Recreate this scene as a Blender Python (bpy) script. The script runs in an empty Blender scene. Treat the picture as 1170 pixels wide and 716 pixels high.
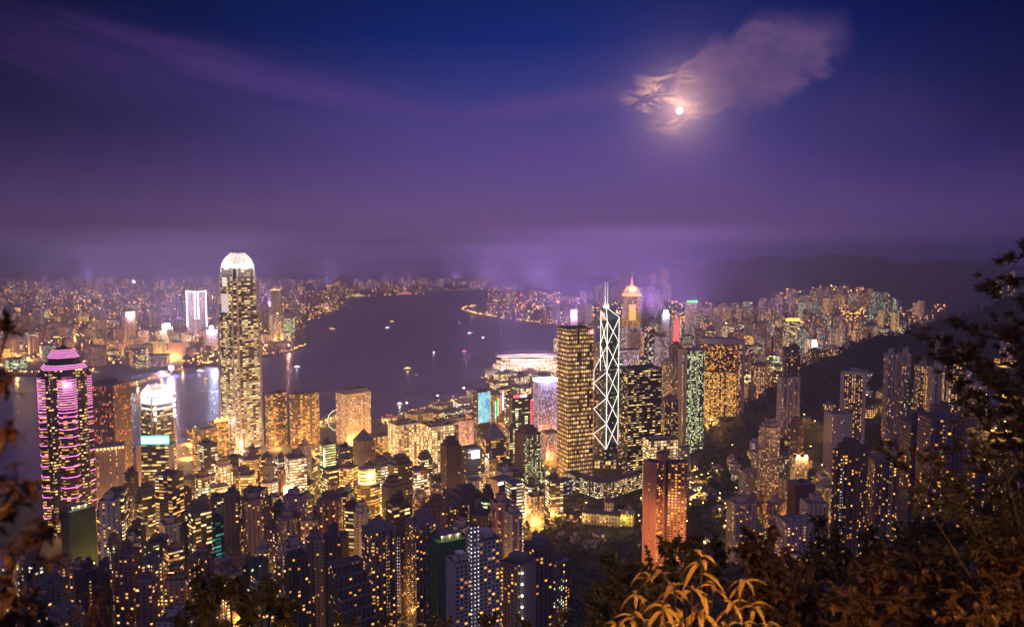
import bpy, bmesh, math, random
import numpy as np
from mathutils import Vector, Matrix
R = math.radians
rnd = random.Random(7)
SC = bpy.context.scene
COL = SC.collection

# ------------------------------------------------------------------ camera
CAMZ, FPX, PITCH = 410.0, 874.0, R(4.58)
cam_d = bpy.data.cameras.new("camera")
cam = bpy.data.objects.new("camera", cam_d)
COL.objects.link(cam)
cam.location = (0, 0, CAMZ)
cam.rotation_euler = (R(90) - PITCH, 0, 0)
cam_d.sensor_width = 36
cam_d.lens = 36 * FPX / 1170
cam_d.clip_start, cam_d.clip_end = 0.1, 90000
cam_d.dof.use_dof = True
cam_d.dof.focus_distance = 1500
cam_d.dof.aperture_fstop = 2.0
SC.camera = cam

# ------------------------------------------------------------------ render settings
SC.view_settings.view_transform = 'Standard'
SC.view_settings.look = 'None'
SC.view_settings.exposure = 0.0
SC.view_settings.gamma = 1.0
SC.render.engine = 'CYCLES'
cy = SC.cycles
cy.max_bounces = 4
cy.diffuse_bounces = 1
cy.glossy_bounces = 2
cy.transmission_bounces = 2
cy.volume_bounces = 0
cy.transparent_max_bounces = 8
cy.sample_clamp_indirect = 1.5
cy.sample_clamp_direct = 0
cy.caustics_reflective = False
cy.caustics_refractive = False
cy.use_light_tree = True
cy.use_denoising = True
try:
    cy.denoiser = 'OPENIMAGEDENOISE'
    cy.denoising_input_passes = 'RGB_ALBEDO_NORMAL'
    cy.denoising_prefilter = 'ACCURATE'
except Exception:
    pass


# ------------------------------------------------------------------ node helpers
class NT:
    def __init__(s, tree):
        s.t = tree
        s.t.nodes.clear()

    def n(s, kind, **kw):
        nd = s.t.nodes.new(kind)
        ins = kw.pop('ins', {})
        for k, v in kw.items():
            setattr(nd, k, v)
        for k, v in ins.items():
            s.put(nd.inputs[k], v)
        return nd

    def put(s, sock, v):
        if isinstance(v, bpy.types.NodeSocket):
            s.t.links.new(v, sock)
        else:
            if hasattr(sock.default_value, '__len__') and not hasattr(v, '__len__'):
                v = (v,) * len(sock.default_value)
            if hasattr(sock.default_value, '__len__') and len(sock.default_value) == 4 and len(v) == 3:
                v = tuple(v) + (1,)
            sock.default_value = v

    def m(s, op, a, b=0.0, c=0.0, clamp=False):
        nd = s.t.nodes.new('ShaderNodeMath')
        nd.operation = op
        nd.use_clamp = clamp
        s.put(nd.inputs[0], a)
        s.put(nd.inputs[1], b)
        s.put(nd.inputs[2], c)
        return nd.outputs[0]

    def vm(s, op, a, b=(0, 0, 0)):
        nd = s.t.nodes.new('ShaderNodeVectorMath')
        nd.operation = op
        s.put(nd.inputs[0], a)
        s.put(nd.inputs[1], b)
        return nd.outputs['Value'] if op in ('DOT_PRODUCT', 'LENGTH') else nd.outputs[0]

    def sstep(s, x, a, b):
        nd = s.t.nodes.new('ShaderNodeMapRange')
        nd.interpolation_type = 'SMOOTHSTEP'
        s.put(nd.inputs[0], x)
        s.put(nd.inputs[1], a)
        s.put(nd.inputs[2], b)
        return nd.outputs[0]

    def mix(s, f, a, b, mode='MIX'):
        nd = s.t.nodes.new('ShaderNodeMix')
        nd.data_type = 'RGBA'
        nd.blend_type = mode
        s.put(nd.inputs[0], f)
        s.put(nd.inputs[6], a)
        s.put(nd.inputs[7], b)
        return nd.outputs[2]

    def xyz(s, v):
        nd = s.t.nodes.new('ShaderNodeSeparateXYZ')
        s.put(nd.inputs[0], v)
        return nd.outputs

    def comb(s, x, y, z):
        nd = s.t.nodes.new('ShaderNodeCombineXYZ')
        for i, v in enumerate((x, y, z)):
            s.put(nd.inputs[i], v)
        return nd.outputs[0]

    def noise(s, v, scale=1.0, detail=3.0, rough=0.5, dim='3D', dist=0.0):
        nd = s.n('ShaderNodeTexNoise', noise_dimensions=dim)
        s.put(nd.inputs['Vector'], v)
        nd.inputs['Scale'].default_value = scale
        nd.inputs['Detail'].default_value = detail
        nd.inputs['Roughness'].default_value = rough
        nd.inputs['Distortion'].default_value = dist
        return nd.outputs[0]

    def ramp(s, f, stops):
        nd = s.t.nodes.new('ShaderNodeValToRGB')
        el = nd.color_ramp.elements
        while len(el) < len(stops):
            el.new(0.5)
        for e, (p, c) in zip(el, stops):
            e.position = p
            e.color = (c[0], c[1], c[2], 1)
        s.put(nd.inputs[0], f)
        return nd.outputs[0]


def lin(r, g, b):
    f = lambda c: c / 12.92 if c <= 0.04045 else ((c + 0.055) / 1.055) ** 2.4
    return (f(r / 255), f(g / 255), f(b / 255))


# ------------------------------------------------------------------ sky
MOON_DIR = Vector(((773 - 585) / 874, 1.0, 0))          # horizontal direction of the moon
MOON_EL = math.atan2(158.0 / 874, MOON_DIR.length)
MOON_AZ = math.atan2(MOON_DIR.x, MOON_DIR.y)
wd = bpy.data.worlds.new("World")
SC.world = wd
wd.use_nodes = True
wd.cycles.sampling_method = 'MANUAL'
wd.cycles.sample_map_resolution = 512
w = NT(wd.node_tree)
tc = w.n('ShaderNodeTexCoord')
d = w.vm('NORMALIZE', tc.outputs['Generated'])
dx, dy, dz = w.xyz(d)
sky = w.n('ShaderNodeTexSky', sky_type='NISHITA', sun_disc=False,
          sun_elevation=R(-3.0), sun_rotation=R(180))
hor = w.m('SQRT', w.m('ADD', w.m('MULTIPLY', dx, dx), w.m('MULTIPLY', dy, dy)))
el = w.m('DIVIDE', dz, w.m('MAXIMUM', hor, 0.02))        # tan(elevation)
azt = w.m('DIVIDE', dx, w.m('MAXIMUM', w.m('ABSOLUTE', dy), 0.05))   # tan(azimuth) off the view over the harbour
base = w.ramp(w.m('MULTIPLY', el, 2.0, clamp=True), [
    (0.0, lin(84, 64, 111)), (0.035, lin(93, 70, 122)), (0.10, lin(103, 78, 135)), (0.22, lin(88, 72, 138)), (0.38, lin(58, 60, 130)),
    (0.54, lin(16, 38, 112)), (0.72, lin(3, 27, 84)), (1.0, lin(84, 70, 132))])
# the glow over the harbour is strongest in the middle of the bay and dies away to both sides
side = w.m('SUBTRACT', azt, 0.06)
fall = w.m('POWER', 2.718, w.m('MULTIPLY', w.m('MULTIPLY', side, side), -4.8))
low_ = w.sstep(el, 0.19, 0.0)
fall = w.m('ADD', w.m('MULTIPLY', fall, 0.88), 0.13)
fall = w.m('ADD', fall, w.m('MULTIPLY', w.m('MULTIPLY', w.m('SUBTRACT', 1.0, fall), low_), 0.50))
base = w.mix(1.0, base, w.comb(fall, fall, fall), 'MULTIPLY')
rightcool = w.sstep(azt, 0.15, 0.62)
base = w.mix(w.m('MULTIPLY', rightcool, 0.55), base, w.mix(1.0, base, (0.42, 0.55, 0.95), 'MULTIPLY'))
leftwarm = w.sstep(azt, -0.1, -0.62)
base = w.mix(w.m('MULTIPLY', leftwarm, 0.08), base, w.mix(1.0, base, (1.0, 0.9, 0.62), 'MULTIPLY'))
# clouds, laid out as directions on the sky
uv = w.comb(azt, el, 0)
warp = w.noise(uv, 13.0, 7, 0.6, dist=0.6)
warp2 = w.noise(w.comb(w.m('MULTIPLY', azt, 1.0), w.m('MULTIPLY', w.m('ADD', el, w.m('MULTIPLY', azt, 0.15)), 8.0), 3.0), 6.0, 6, 0.62)


def blob(cx, cyy, rx, ry, ang=0.0):
    ca, sa = math.cos(ang), math.sin(ang)
    ax = w.m('SUBTRACT', azt, cx)
    ay = w.m('SUBTRACT', el, cyy)
    px = w.m('ADD', w.m('MULTIPLY', ax, ca / rx), w.m('MULTIPLY', ay, sa / rx))
    py = w.m('ADD', w.m('MULTIPLY', ax, -sa / ry), w.m('MULTIPLY', ay, ca / ry))
    return w.m('SQRT', w.m('ADD', w.m('MULTIPLY', px, px), w.m('MULTIPLY', py, py)))


def pt(px, py):
    return ((px - 585) / 874, (288 - py) / 874)


def cloud(px, py, rx, ry, ang=0.0, soft=0.5, wob=1.2, wn=None):
    c = pt(px, py)
    b = blob(c[0], c[1], rx / 874, ry / 874, ang)
    b = w.m('ADD', b, w.m('MULTIPLY', w.m('SUBTRACT', wn if wn is not None else warp, 0.5), wob))
    return w.sstep(b, 1.0 + soft * 0.5, 1.0 - soft)


# long pink veil on the left
veil = cloud(350, 112, 300, 24, -0.16, 1.0, 1.7, warp2)
veil2 = cloud(120, 96, 200, 44, -0.1, 1.0, 1.4, warp2)
veil3 = cloud(560, 166, 330, 30, -0.1, 1.0, 1.5, warp2)
vv = w.m('MAXIMUM', w.m('MULTIPLY', veil, 0.62), w.m('MAXIMUM', w.m('MULTIPLY', veil2, 0.3), w.m('MULTIPLY', veil3, 0.42)))
base = w.mix(w.m('MULTIPLY', vv, 0.6), base, lin(98, 66, 136))
veil5 = cloud(640, 122, 120, 14, 0.1, 1.0, 1.6, warp2)
base = w.mix(w.m('MULTIPLY', veil5, 0.35), base, lin(110, 72, 132))
# grey-mauve cloud bank to the right of the moon
c1 = cloud(862, 90, 78, 46, 0.15, 0.24, 1.1)
c2 = cloud(802, 110, 40, 34, 0.3, 0.22, 1.2)
c3 = cloud(898, 66, 56, 28, -0.1, 0.9, 1.3)
c4 = cloud(1000, 150, 90, 40, 0.0, 1.0, 1.2)
cc = w.m('MAXIMUM', w.m('MAXIMUM', c1, c2), c3)
cfade = w.sstep(el, pt(0, 160)[1], pt(0, 112)[1])
edge = w.m('MULTIPLY', w.m('MULTIPLY', cc, w.m('SUBTRACT', 1.0, cc)), 4.0)
ctex = w.noise(w.comb(w.m('MULTIPLY', azt, 1.0), w.m('MULTIPLY', el, 1.6), 7.0), 26.0, 6, 0.62)
ccol = w.mix(w.sstep(ctex, 0.3, 0.72), lin(82, 66, 116), lin(108, 80, 124))
base = w.mix(w.m('MULTIPLY', w.m('MULTIPLY', cc, cfade), 0.85), base, ccol)
rimn = w.sstep(blob(*pt(780, 118), .085, .085), 1.0, 0.1)
base = w.mix(w.m('MULTIPLY', w.m('MULTIPLY', edge, rimn), 0.24), base, lin(200, 140, 146))
base = w.mix(w.m('MULTIPLY', c4, 0.28), base, lin(76, 56, 104))
c5 = cloud(900, 250, 420, 46, 0.02, 1.0, 1.6, warp2)
base = w.mix(w.m('MULTIPLY', c5, 0.22), base, lin(104, 74, 128))
# moonlit wisps beside the moon
mp = pt(773, 129)
rm = blob(mp[0], mp[1], 1.0, 1.0)
glow1 = w.m('POWER', 2.718, w.m('MULTIPLY', rm, -48.0))
wis = w.noise(w.comb(w.m('MULTIPLY', azt, 20.0), w.m('MULTIPLY', el, 62.0), 1.0), 1.0, 4, 0.6, dist=0.8)
wism = w.sstep(wis, 0.44, 0.62)
near = cloud(763, 121, 46, 29, -0.15, 0.9, 1.0)
left = w.sstep(azt, pt(806, 0)[0], pt(770, 0)[0])
lit = w.m('MULTIPLY', w.m('MULTIPLY', near, wism), w.m('ADD', w.m('MULTIPLY', left, 0.8), 0.2))
base = w.mix(w.m('MULTIPLY', lit, 0.9), base, lin(250, 186, 158))
halo = w.mix(1.0, (1.0, 0.55, 0.42), w.comb(glow1, glow1, glow1), 'MULTIPLY')
base = w.mix(1.0, base, halo, 'ADD')
glow2 = w.m('POWER', 2.718, w.m('MULTIPLY', rm, -17.0))
base = w.mix(1.0, base, w.mix(1.0, (0.085, 0.045, 0.06), w.comb(glow2, glow2, glow2), 'MULTIPLY'), 'ADD')
# behind the viewer: the last mauve afterglow that still lights the house fronts
back = w.sstep(dy, 0.15, -0.5)
upb = w.sstep(dz, -0.05, 0.25)
after = w.mix(1.0, (0.30, 0.23, 0.41), w.comb(back, back, back), 'MULTIPLY')
base = w.mix(1.0, base, after, 'ADD')
skys = w.mix(1.0, sky.outputs[0], (0.02, 0.02, 0.02), 'MULTIPLY')
tot = w.mix(1.0, base, skys, 'ADD')
below = w.sstep(dz, -0.05, 0.0)
tot = w.mix(below, (0.03, 0.022, 0.04), tot)
bg = w.n('ShaderNodeBackground', ins={'Color': tot, 'Strength': 1.0})
wo = w.n('ShaderNodeOutputWorld')
w.t.links.new(bg.outputs[0], wo.inputs[0])

# moonlight
sun_d = bpy.data.lights.new("moonlight", 'SUN')
sun_d.energy = 0.025
sun_d.angle = R(0.5)
sun_d.color = (1.0, 0.88, 0.85)
sun = bpy.data.objects.new("moonlight", sun_d)
COL.objects.link(sun)
sun.rotation_euler = (R(90) - MOON_EL, 0, -MOON_AZ + math.pi)


# ------------------------------------------------------------------ picture geometry: a pixel to a place
def ray(px, py):
    a, b = (px - 585) / FPX, (358 - py) / FPX
    cp, sp = math.cos(PITCH), math.sin(PITCH)
    return Vector((a, cp + b * sp, -sp + b * cp))


def at_z(px, py, z):
    v = ray(px, py)
    return Vector((0, 0, CAMZ)) + v * ((z - CAMZ) / v.z)


def at_y(px, py, y):
    v = ray(px, py)
    return Vector((0, 0, CAMZ)) + v * (y / v.y)


# ------------------------------------------------------------------ objects
def tag(o, label=None, cat=None, group=None, kind=None):
    if label: o["label"] = label
    if cat: o["category"] = cat
    if group: o["group"] = group
    if kind: o["kind"] = kind
    return o


def empty(name, loc, rz=0.0):
    o = bpy.data.objects.new(name, None)
    o.empty_display_size = 5
    COL.objects.link(o)
    o.location = loc
    o.rotation_euler = (0, 0, rz)
    return o


def copy_thing(o):
    r = o.copy()
    COL.objects.link(r)
    for ch in o.children:
        c = ch.copy()
        COL.objects.link(c)
        c.parent = r
        for g in ch.children:
            e = g.copy()
            COL.objects.link(e)
            e.parent = c
    return r


class MB:
    """collects polygons with uv in metres and builds ONE mesh object"""

    def __init__(s):
        s.v, s.f, s.uv, s.mi = [], [], [], []

    def face(s, pts, uvs=None, m=0):
        i = len(s.v)
        s.v.extend([tuple(p) for p in pts])
        s.f.append(tuple(range(i, i + len(pts))))
        s.uv.extend(uvs if uvs else [(p[0], p[1]) for p in pts])
        s.mi.append(m)

    def prism(s, poly, z0, z1, side=0, top=1, bottom=False, v0=0.0, u0=0.0, sides=None, poly1=None):
        n = len(poly)
        q = poly1 or poly
        u = u0
        for i in range(n):
            a, b = poly[i], poly[(i + 1) % n]
            c, e = q[(i + 1) % n], q[i]
            L = math.hypot(b[0] - a[0], b[1] - a[1])
            mm = sides[i] if sides else side
            if mm is not None:
                s.face([(a[0], a[1], z0), (b[0], b[1], z0), (c[0], c[1], z1), (e[0], e[1], z1)],
                       [(u, z0 + v0), (u + L, z0 + v0), (u + L, z1 + v0), (u, z1 + v0)], mm)
            u += L
        if top is not None:
            s.face([(p[0], p[1], z1) for p in q], None, top)
        if bottom:
            s.face([(p[0], p[1], z0) for p in reversed(poly)], None, top if top is not None else 0)

    def box(s, cx, cy_, z0, sx, sy, sz, rz=0.0, side=0, top=None, bottom=True):
        s.prism(rect(sx, sy, cx, cy_, rz), z0, z0 + sz, side, side if top is None else top, bottom)

    def bar(s, p0, p1, r, n=6, m=0, r1=None):
        p0, p1 = Vector(p0), Vector(p1)
        ax = (p1 - p0)
        if ax.length < 1e-6: return
        ax.normalize()
        t = Vector((0, 0, 1)) if abs(ax.z) < 0.9 else Vector((1, 0, 0))
        u = ax.cross(t).normalized()
        vv_ = ax.cross(u)
        r1 = r if r1 is None else r1
        A = [p0 + (u * math.cos(k * 2 * math.pi / n) + vv_ * math.sin(k * 2 * math.pi / n)) * r for k in range(n)]
        B = [p1 + (u * math.cos(k * 2 * math.pi / n) + vv_ * math.sin(k * 2 * math.pi / n)) * r1 for k in range(n)]
        for k in range(n):
            j = (k + 1) % n
            s.face([A[j], A[k], B[k], B[j]], None, m)
        s.face(A, None, m)
        s.face(list(reversed(B)), None, m)

    def data(s, name):
        me = bpy.data.meshes.new(name)
        me.from_pydata(s.v, [], s.f)
        uvl = me.uv_layers.new(name="UVMap")
        uvl.data.foreach_set("uv", np.array(s.uv, dtype=np.float32).ravel())
        me.polygons.foreach_set("material_index", np.array(s.mi, dtype=np.int32))
        me.update()
        return me

    def build(s, name, mats, parent=None, loc=None, rz=0.0):
        me = s.data(name)
        for mm in (mats if isinstance(mats, (list, tuple)) else [mats]):
            me.materials.append(mm)
        o = bpy.data.objects.new(name, me)
        COL.objects.link(o)
        if parent is not None:
            o.parent = parent
        if loc is not None:
            o.location = loc
        o.rotation_euler = (0, 0, rz)
        return o


def rect(sx, sy, cx=0, cy_=0, rz=0.0):
    c, s_ = math.cos(rz), math.sin(rz)
    return [(cx + c * x - s_ * y, cy_ + s_ * x + c * y) for x, y in
            ((-sx / 2, -sy / 2), (sx / 2, -sy / 2), (sx / 2, sy / 2), (-sx / 2, sy / 2))]


def cham(sx, sy, k):
    a, b = sx / 2, sy / 2
    return [(-a + k, -b), (a - k, -b), (a, -b + k), (a, b - k), (a - k, b), (-a + k, b), (-a, b - k), (-a, -b + k)]


def roundrect(sx, sy, r, n=4):
    out = []
    for cx, cy_, a0 in ((sx / 2 - r, -sy / 2 + r, -90), (sx / 2 - r, sy / 2 - r, 0), (-sx / 2 + r, sy / 2 - r, 90), (-sx / 2 + r, -sy / 2 + r, 180)):
        for k in range(n + 1):
            a = R(a0 + 90 * k / n)
            out.append((cx + r * math.cos(a), cy_ + r * math.sin(a)))
    return out


def circle(r, n=20, sx=1.0, sy=1.0):
    return [(r * sx * math.cos(2 * math.pi * k / n), r * sy * math.sin(2 * math.pi * k / n)) for k in range(n)]


def cross(sx, sy, ax=0.34, ay=0.34):
    a, b, c, e = sx / 2, sy / 2, sx * ax / 2, sy * ay / 2
    return [(-c, -b), (c, -b), (c, -e), (a, -e), (a, e), (c, e), (c, b), (-c, b), (-c, e), (-a, e), (-a, -e), (-c, -e)]


def teeth(sx, sy, n, dep):
    """slab plan with re-entrant bays along the front and back"""
    out = []
    wd_ = sx / (2 * n - 1)
    for k in range(2 * n - 1):
        y = -sy / 2 if k % 2 == 0 else -sy / 2 + dep
        out += [(-sx / 2 + k * wd_, y), (-sx / 2 + (k + 1) * wd_, y)]
    return out + [(-p[0], -p[1]) for p in out]


def scale_poly(p, k):
    return [(x * k, y * k) for x, y in p]


# ------------------------------------------------------------------ materials
def new_mat(name):
    m = bpy.data.materials.new(name)
    m.use_nodes = True
    m.cycles.emission_sampling = 'NONE'
    return m, NT(m.node_tree)


def finish(nt, **ins):
    p = nt.n('ShaderNodeBsdfPrincipled', ins={k.replace('_', ' '): v for k, v in ins.items()})
    o = nt.n('ShaderNodeOutputMaterial')
    nt.t.links.new(p.outputs[0], o.inputs[0])
    return p


def make_facade(name, src):
    """window grid driven by the properties of the building it is on (src OBJECT) or of each face (src GEOMETRY)"""
    m, t = new_mat(name)
    at = lambda nm: t.n('ShaderNodeAttribute', attribute_type=src, attribute_name=nm).outputs
    cell, win, misc = at('f_cell')['Vector'], at('f_win')['Vector'], at('f_misc')['Vector']
    wall, la, lb, glass = at('f_wall')['Color'], at('f_la')['Color'], at('f_lb')['Color'], at('f_glass')['Color']
    cw, ch, seed = t.xyz(cell)
    fw, fh, lit = t.xyz(win)
    strip, bri, sash = t.xyz(misc)
    u, v, _ = t.xyz(t.n('ShaderNodeUVMap', uv_map="UVMap").outputs[0])
    uc = t.m('ADD', t.m('DIVIDE', u, cw), t.m('MULTIPLY', seed, 7.3))
    vc = t.m('DIVIDE', v, ch)
    ui, vi = t.m('FLOOR', uc), t.m('FLOOR', vc)
    uf, vf = t.m('FRACT', uc), t.m('FRACT', vc)
    inx = t.m('LESS_THAN', t.m('ABSOLUTE', t.m('SUBTRACT', uf, 0.5)), t.m('MULTIPLY', fw, 0.5))
    iny = t.m('LESS_THAN', t.m('ABSOLUTE', t.m('SUBTRACT', vf, 0.5)), t.m('MULTIPLY', fh, 0.5))
    mask = t.m('MULTIPLY', inx, iny)
    s9 = t.m('MULTIPLY', seed, 91.7)
    wn = t.n('ShaderNodeTexWhiteNoise', noise_dimensions='3D', ins={'Vector': t.comb(ui, vi, s9)})
    rr, rg, rb = t.xyz(wn.outputs['Color'])
    fl = t.n('ShaderNodeTexWhiteNoise', noise_dimensions='2D', ins={'Vector': t.comb(vi, s9, 0)}).outputs[0]
    grp = t.n('ShaderNodeTexWhiteNoise', noise_dimensions='3D',
              ins={'Vector': t.comb(t.m('FLOOR', t.m('DIVIDE', uc, 4.0)), vi, t.m('ADD', s9, 5.0))}).outputs[0]
    low = t.noise(t.comb(t.m('MULTIPLY', u, 0.02), t.m('MULTIPLY', v, 0.014), s9), 1.0, 1, 0.5)
    p = t.m('ADD', lit, t.m('MULTIPLY', strip, t.m('SUBTRACT', t.m('MULTIPLY', t.m('ADD', fl, grp), 0.5), 0.5)))
    p = t.m('ADD', p, t.m('MULTIPLY', t.m('SUBTRACT', low, 0.5), t.m('MULTIPLY', lit, 1.1)))
    cn = t.n('ShaderNodeTexWhiteNoise', noise_dimensions='2D', ins={'Vector': t.comb(ui, t.m('ADD', s9, 3.0), 0)}).outputs[0]
    p = t.m('MULTIPLY', p, t.m('ADD', 0.45, t.m('MULTIPLY', cn, 1.1)))
    on = t.m('LESS_THAN', wn.outputs[0], p)
    lv = t.m('ADD', 0.3, t.m('MULTIPLY', t.m('POWER', rg, 1.8), 1.35))
    # half drawn blinds: the lower or upper part of some panes is dimmer
    blind = t.m('ADD', 0.55, t.m('MULTIPLY', t.m('GREATER_THAN', vf, t.m('ADD', 0.3, t.m('MULTIPLY', rb, 0.5))), 0.45))
    mull = t.m('GREATER_THAN', t.m('ABSOLUTE', t.m('SUBTRACT', t.m('FRACT', t.m('MULTIPLY', uf, 3.0)), 0.5)), 0.43)
    lv = t.m('MULTIPLY', t.m('MULTIPLY', lv, blind), t.m('SUBTRACT', 1.0, t.m('MULTIPLY', mull, sash)))
    col = t.mix(t.m('POWER', rr, 1.5), la, lb)
    es = t.m('MULTIPLY', t.m('MULTIPLY', mask, on), t.m('MULTIPLY', lv, bri))
    dirt = t.noise(t.comb(t.m('MULTIPLY', u, 0.35), t.m('MULTIPLY', v, 0.05), s9), 1.0, 3, 0.6)
    slab = t.m('LESS_THAN', vf, 0.09)
    wcol = t.mix(1.0, wall, t.ramp(dirt, [(0.25, (.72, .70, .68)), (0.7, (1.05, 1.03, 1.0))]), 'MULTIPLY')
    wcol = t.mix(t.m('MULTIPLY', slab, 0.35), wcol, (0.03, 0.03, 0.035))
    acu = t.m('LESS_THAN', t.m('ABSOLUTE', t.m('SUBTRACT', uf, 0.88)), 0.07)
    acv = t.m('LESS_THAN', t.m('ABSOLUTE', t.m('SUBTRACT', vf, 0.34)), 0.10)
    ac = t.m('MULTIPLY', t.m('MULTIPLY', acu, acv), t.m('GREATER_THAN', rb, 0.4))
    wcol = t.mix(t.m('MULTIPLY', ac, 0.6), wcol, (0.42, 0.41, 0.40))
    base = t.mix(mask, wcol, glass)
    rough = t.m('SUBTRACT', 0.85, t.m('MULTIPLY', mask, 0.6))
    finish(t, Base_Color=base, Roughness=rough, Emission_Color=col, Emission_Strength=es)
    return m


FACADE = make_facade("facade_windows", 'OBJECT')
FACADE_FAR = make_facade("far_facade_windows", 'GEOMETRY')


def make_wall():
    m, t = new_mat("plain_wall")
    wall = t.n('ShaderNodeAttribute', attribute_type='OBJECT', attribute_name='f_wall').outputs['Color']
    u, v, _ = t.xyz(t.n('ShaderNodeUVMap', uv_map="UVMap").outputs[0])
    d1 = t.noise(t.comb(t.m('MULTIPLY', u, 0.5), t.m('MULTIPLY', v, 0.04), 0), 1.0, 4, 0.6)
    joint = t.m('LESS_THAN', t.m('FRACT', t.m('DIVIDE', v, 3.2)), 0.06)
    c = t.mix(1.0, wall, t.ramp(d1, [(0.25, (.66, .64, .62)), (0.7, (1.05, 1.03, 1.0))]), 'MULTIPLY')
    c = t.mix(t.m('MULTIPLY', joint, 0.3), c, (0.05, 0.05, 0.05))
    finish(t, Base_Color=c, Roughness=0.85)
    return m


WALL = make_wall()


def paint(name, col, rough=0.7, metal=0.0, var=0.35, scale=0.3):
    m, t = new_mat(name)
    tcn = t.n('ShaderNodeTexCoord').outputs['Object']
    n_ = t.noise(tcn, scale, 5, 0.6)
    c = t.mix(1.0, col, t.ramp(n_, [(0.2, (1 - var,) * 3), (0.8, (1 + var * 0.4,) * 3)]), 'MULTIPLY')
    finish(t, Base_Color=c, Roughness=rough, Metallic=metal)
    return m


def glow(name, col, strength):
    m, t = new_mat(name)
    finish(t, Base_Color=(0.2, 0.2, 0.2), Roughness=0.5, Emission_Color=col, Emission_Strength=strength)
    return m


ROOF = paint("bitumen_roof", (0.075, 0.075, 0.085), 0.9)
ROOFB = paint("grey_concrete_roof", (0.17, 0.17, 0.19), 0.9)
CONC = paint("concrete", (0.30, 0.29, 0.28), 0.85)
PALE = paint("pale_render", (0.48, 0.45, 0.44), 0.8)
STEEL = paint("steel", (0.35, 0.36, 0.38), 0.45, 0.6)
DARK = paint("dark_metal", (0.03, 0.03, 0.035), 0.5, 0.3)
WHITE = paint("white_paint", (0.75, 0.75, 0.76), 0.5)
TIMBER = paint("bark", (0.022, 0.015, 0.011), 0.9, scale=6)
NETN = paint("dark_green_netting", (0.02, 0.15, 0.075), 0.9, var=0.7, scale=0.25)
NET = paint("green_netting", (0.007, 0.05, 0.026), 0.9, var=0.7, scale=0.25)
G_WHITE = glow("white_light", (1.0, 0.93, 0.86), 5.0)
G_WARM = glow("warm_light", (1.0, 0.55, 0.16), 5.0)
G_GOLD = glow("gold_light", (1.0, 0.50, 0.09), 3.0)
G_PINK = glow("pink_light", (1.0, 0.20, 0.72), 2.2)
G_PINKP = glow("pale_pink_light", (1.0, 0.36, 0.62), 1.5)
G_RED = glow("red_light", (1.0, 0.05, 0.07), 4.0)
G_BLUE = glow("blue_white_light", (0.55, 0.62, 1.0), 6.0)
G_CYAN = glow("cyan_light", (0.15, 0.75, 0.80), 2.0)
G_TEAL = glow("teal_light", (0.03, 0.85, 0.60), 2.2)
G_GREEN = glow("green_light", (0.10, 1.0, 0.15), 2.5)
G_MAG = glow("magenta_light", (1.0, 0.55, 0.95), 6.0)
G_BRACE = glow("brace_light", (1.0, 0.95, 0.82), 1.9)


def make_screen(name, a, b, k):
    m, t = new_mat(name)
    uvn = t.n('ShaderNodeTexCoord').outputs['Object']
    n_ = t.noise(uvn, 0.06, 4, 0.6, dist=1.5)
    finish(t, Base_Color=(0.05, 0.05, 0.05), Emission_Color=t.ramp(n_, [(0.38, a), (0.62, b)]), Emission_Strength=k)
    return m


SCREEN = make_screen("led_screen_picture", (0.03, 0.35, 0.55), (0.45, 0.95, 1.0), 1.1)


def make_water():
    m, t = new_mat("harbour_water")
    g = t.n('ShaderNodeNewGeometry').outputs['Position']
    x, y, z = t.xyz(g)
    far = t.sstep(y, 1200, 5000)
    n1 = t.noise(t.comb(t.m('MULTIPLY', x, 0.020), t.m('MULTIPLY', y, 0.045), 0), 1.0, 5, 0.65)
    n2 = t.noise(t.comb(t.m('MULTIPLY', x, 0.12), t.m('MULTIPLY', y, 0.2), 5), 1.0, 3, 0.6)
    h = t.m('ADD', t.m('MULTIPLY', n1, 3.2), t.m('MULTIPLY', n2, 0.7))
    b = t.n('ShaderNodeBump', ins={'Strength': 0.32, 'Distance': 1.0, 'Height': h})
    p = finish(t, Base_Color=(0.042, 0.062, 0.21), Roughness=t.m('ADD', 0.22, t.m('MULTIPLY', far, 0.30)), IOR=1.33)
    t.t.links.new(b.outputs[0], p.inputs['Normal'])
    return m


def make_ground():
    m, t = new_mat("city_ground")
    g = t.n('ShaderNodeNewGeometry').outputs['Position']
    n1 = t.noise(g, 0.012, 4, 0.6)
    n2 = t.noise(g, 0.15, 3, 0.6)
    c = t.ramp(n1, [(0.35, (0.05, 0.05, 0.052)), (0.5, (0.13, 0.12, 0.115)), (0.62, (0.05, 0.065, 0.035))])
    c = t.mix(0.5, c, t.ramp(n2, [(0.3, (0.05, 0.05, 0.05)), (0.7, (0.2, 0.19, 0.18))]))
    finish(t, Base_Color=c, Roughness=0.9)
    return m


def make_slope():
    m, t = new_mat("wooded_slope")
    g = t.n('ShaderNodeNewGeometry').outputs['Position']
    n1 = t.noise(g, 0.08, 6, 0.7)
    n2 = t.noise(g, 1.4, 4, 0.7)
    c = t.ramp(t.m('ADD', t.m('MULTIPLY', n1, 0.6), t.m('MULTIPLY', n2, 0.4)),
               [(0.35, (0.018, 0.022, 0.012)), (0.65, (0.06, 0.065, 0.035))])
    b = t.n('ShaderNodeBump', ins={'Strength': 0.9, 'Distance': 5.0, 'Height': n1})
    p = finish(t, Base_Color=c, Roughness=0.95)
    t.t.links.new(b.outputs[0], p.inputs['Normal'])
    return m


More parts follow.
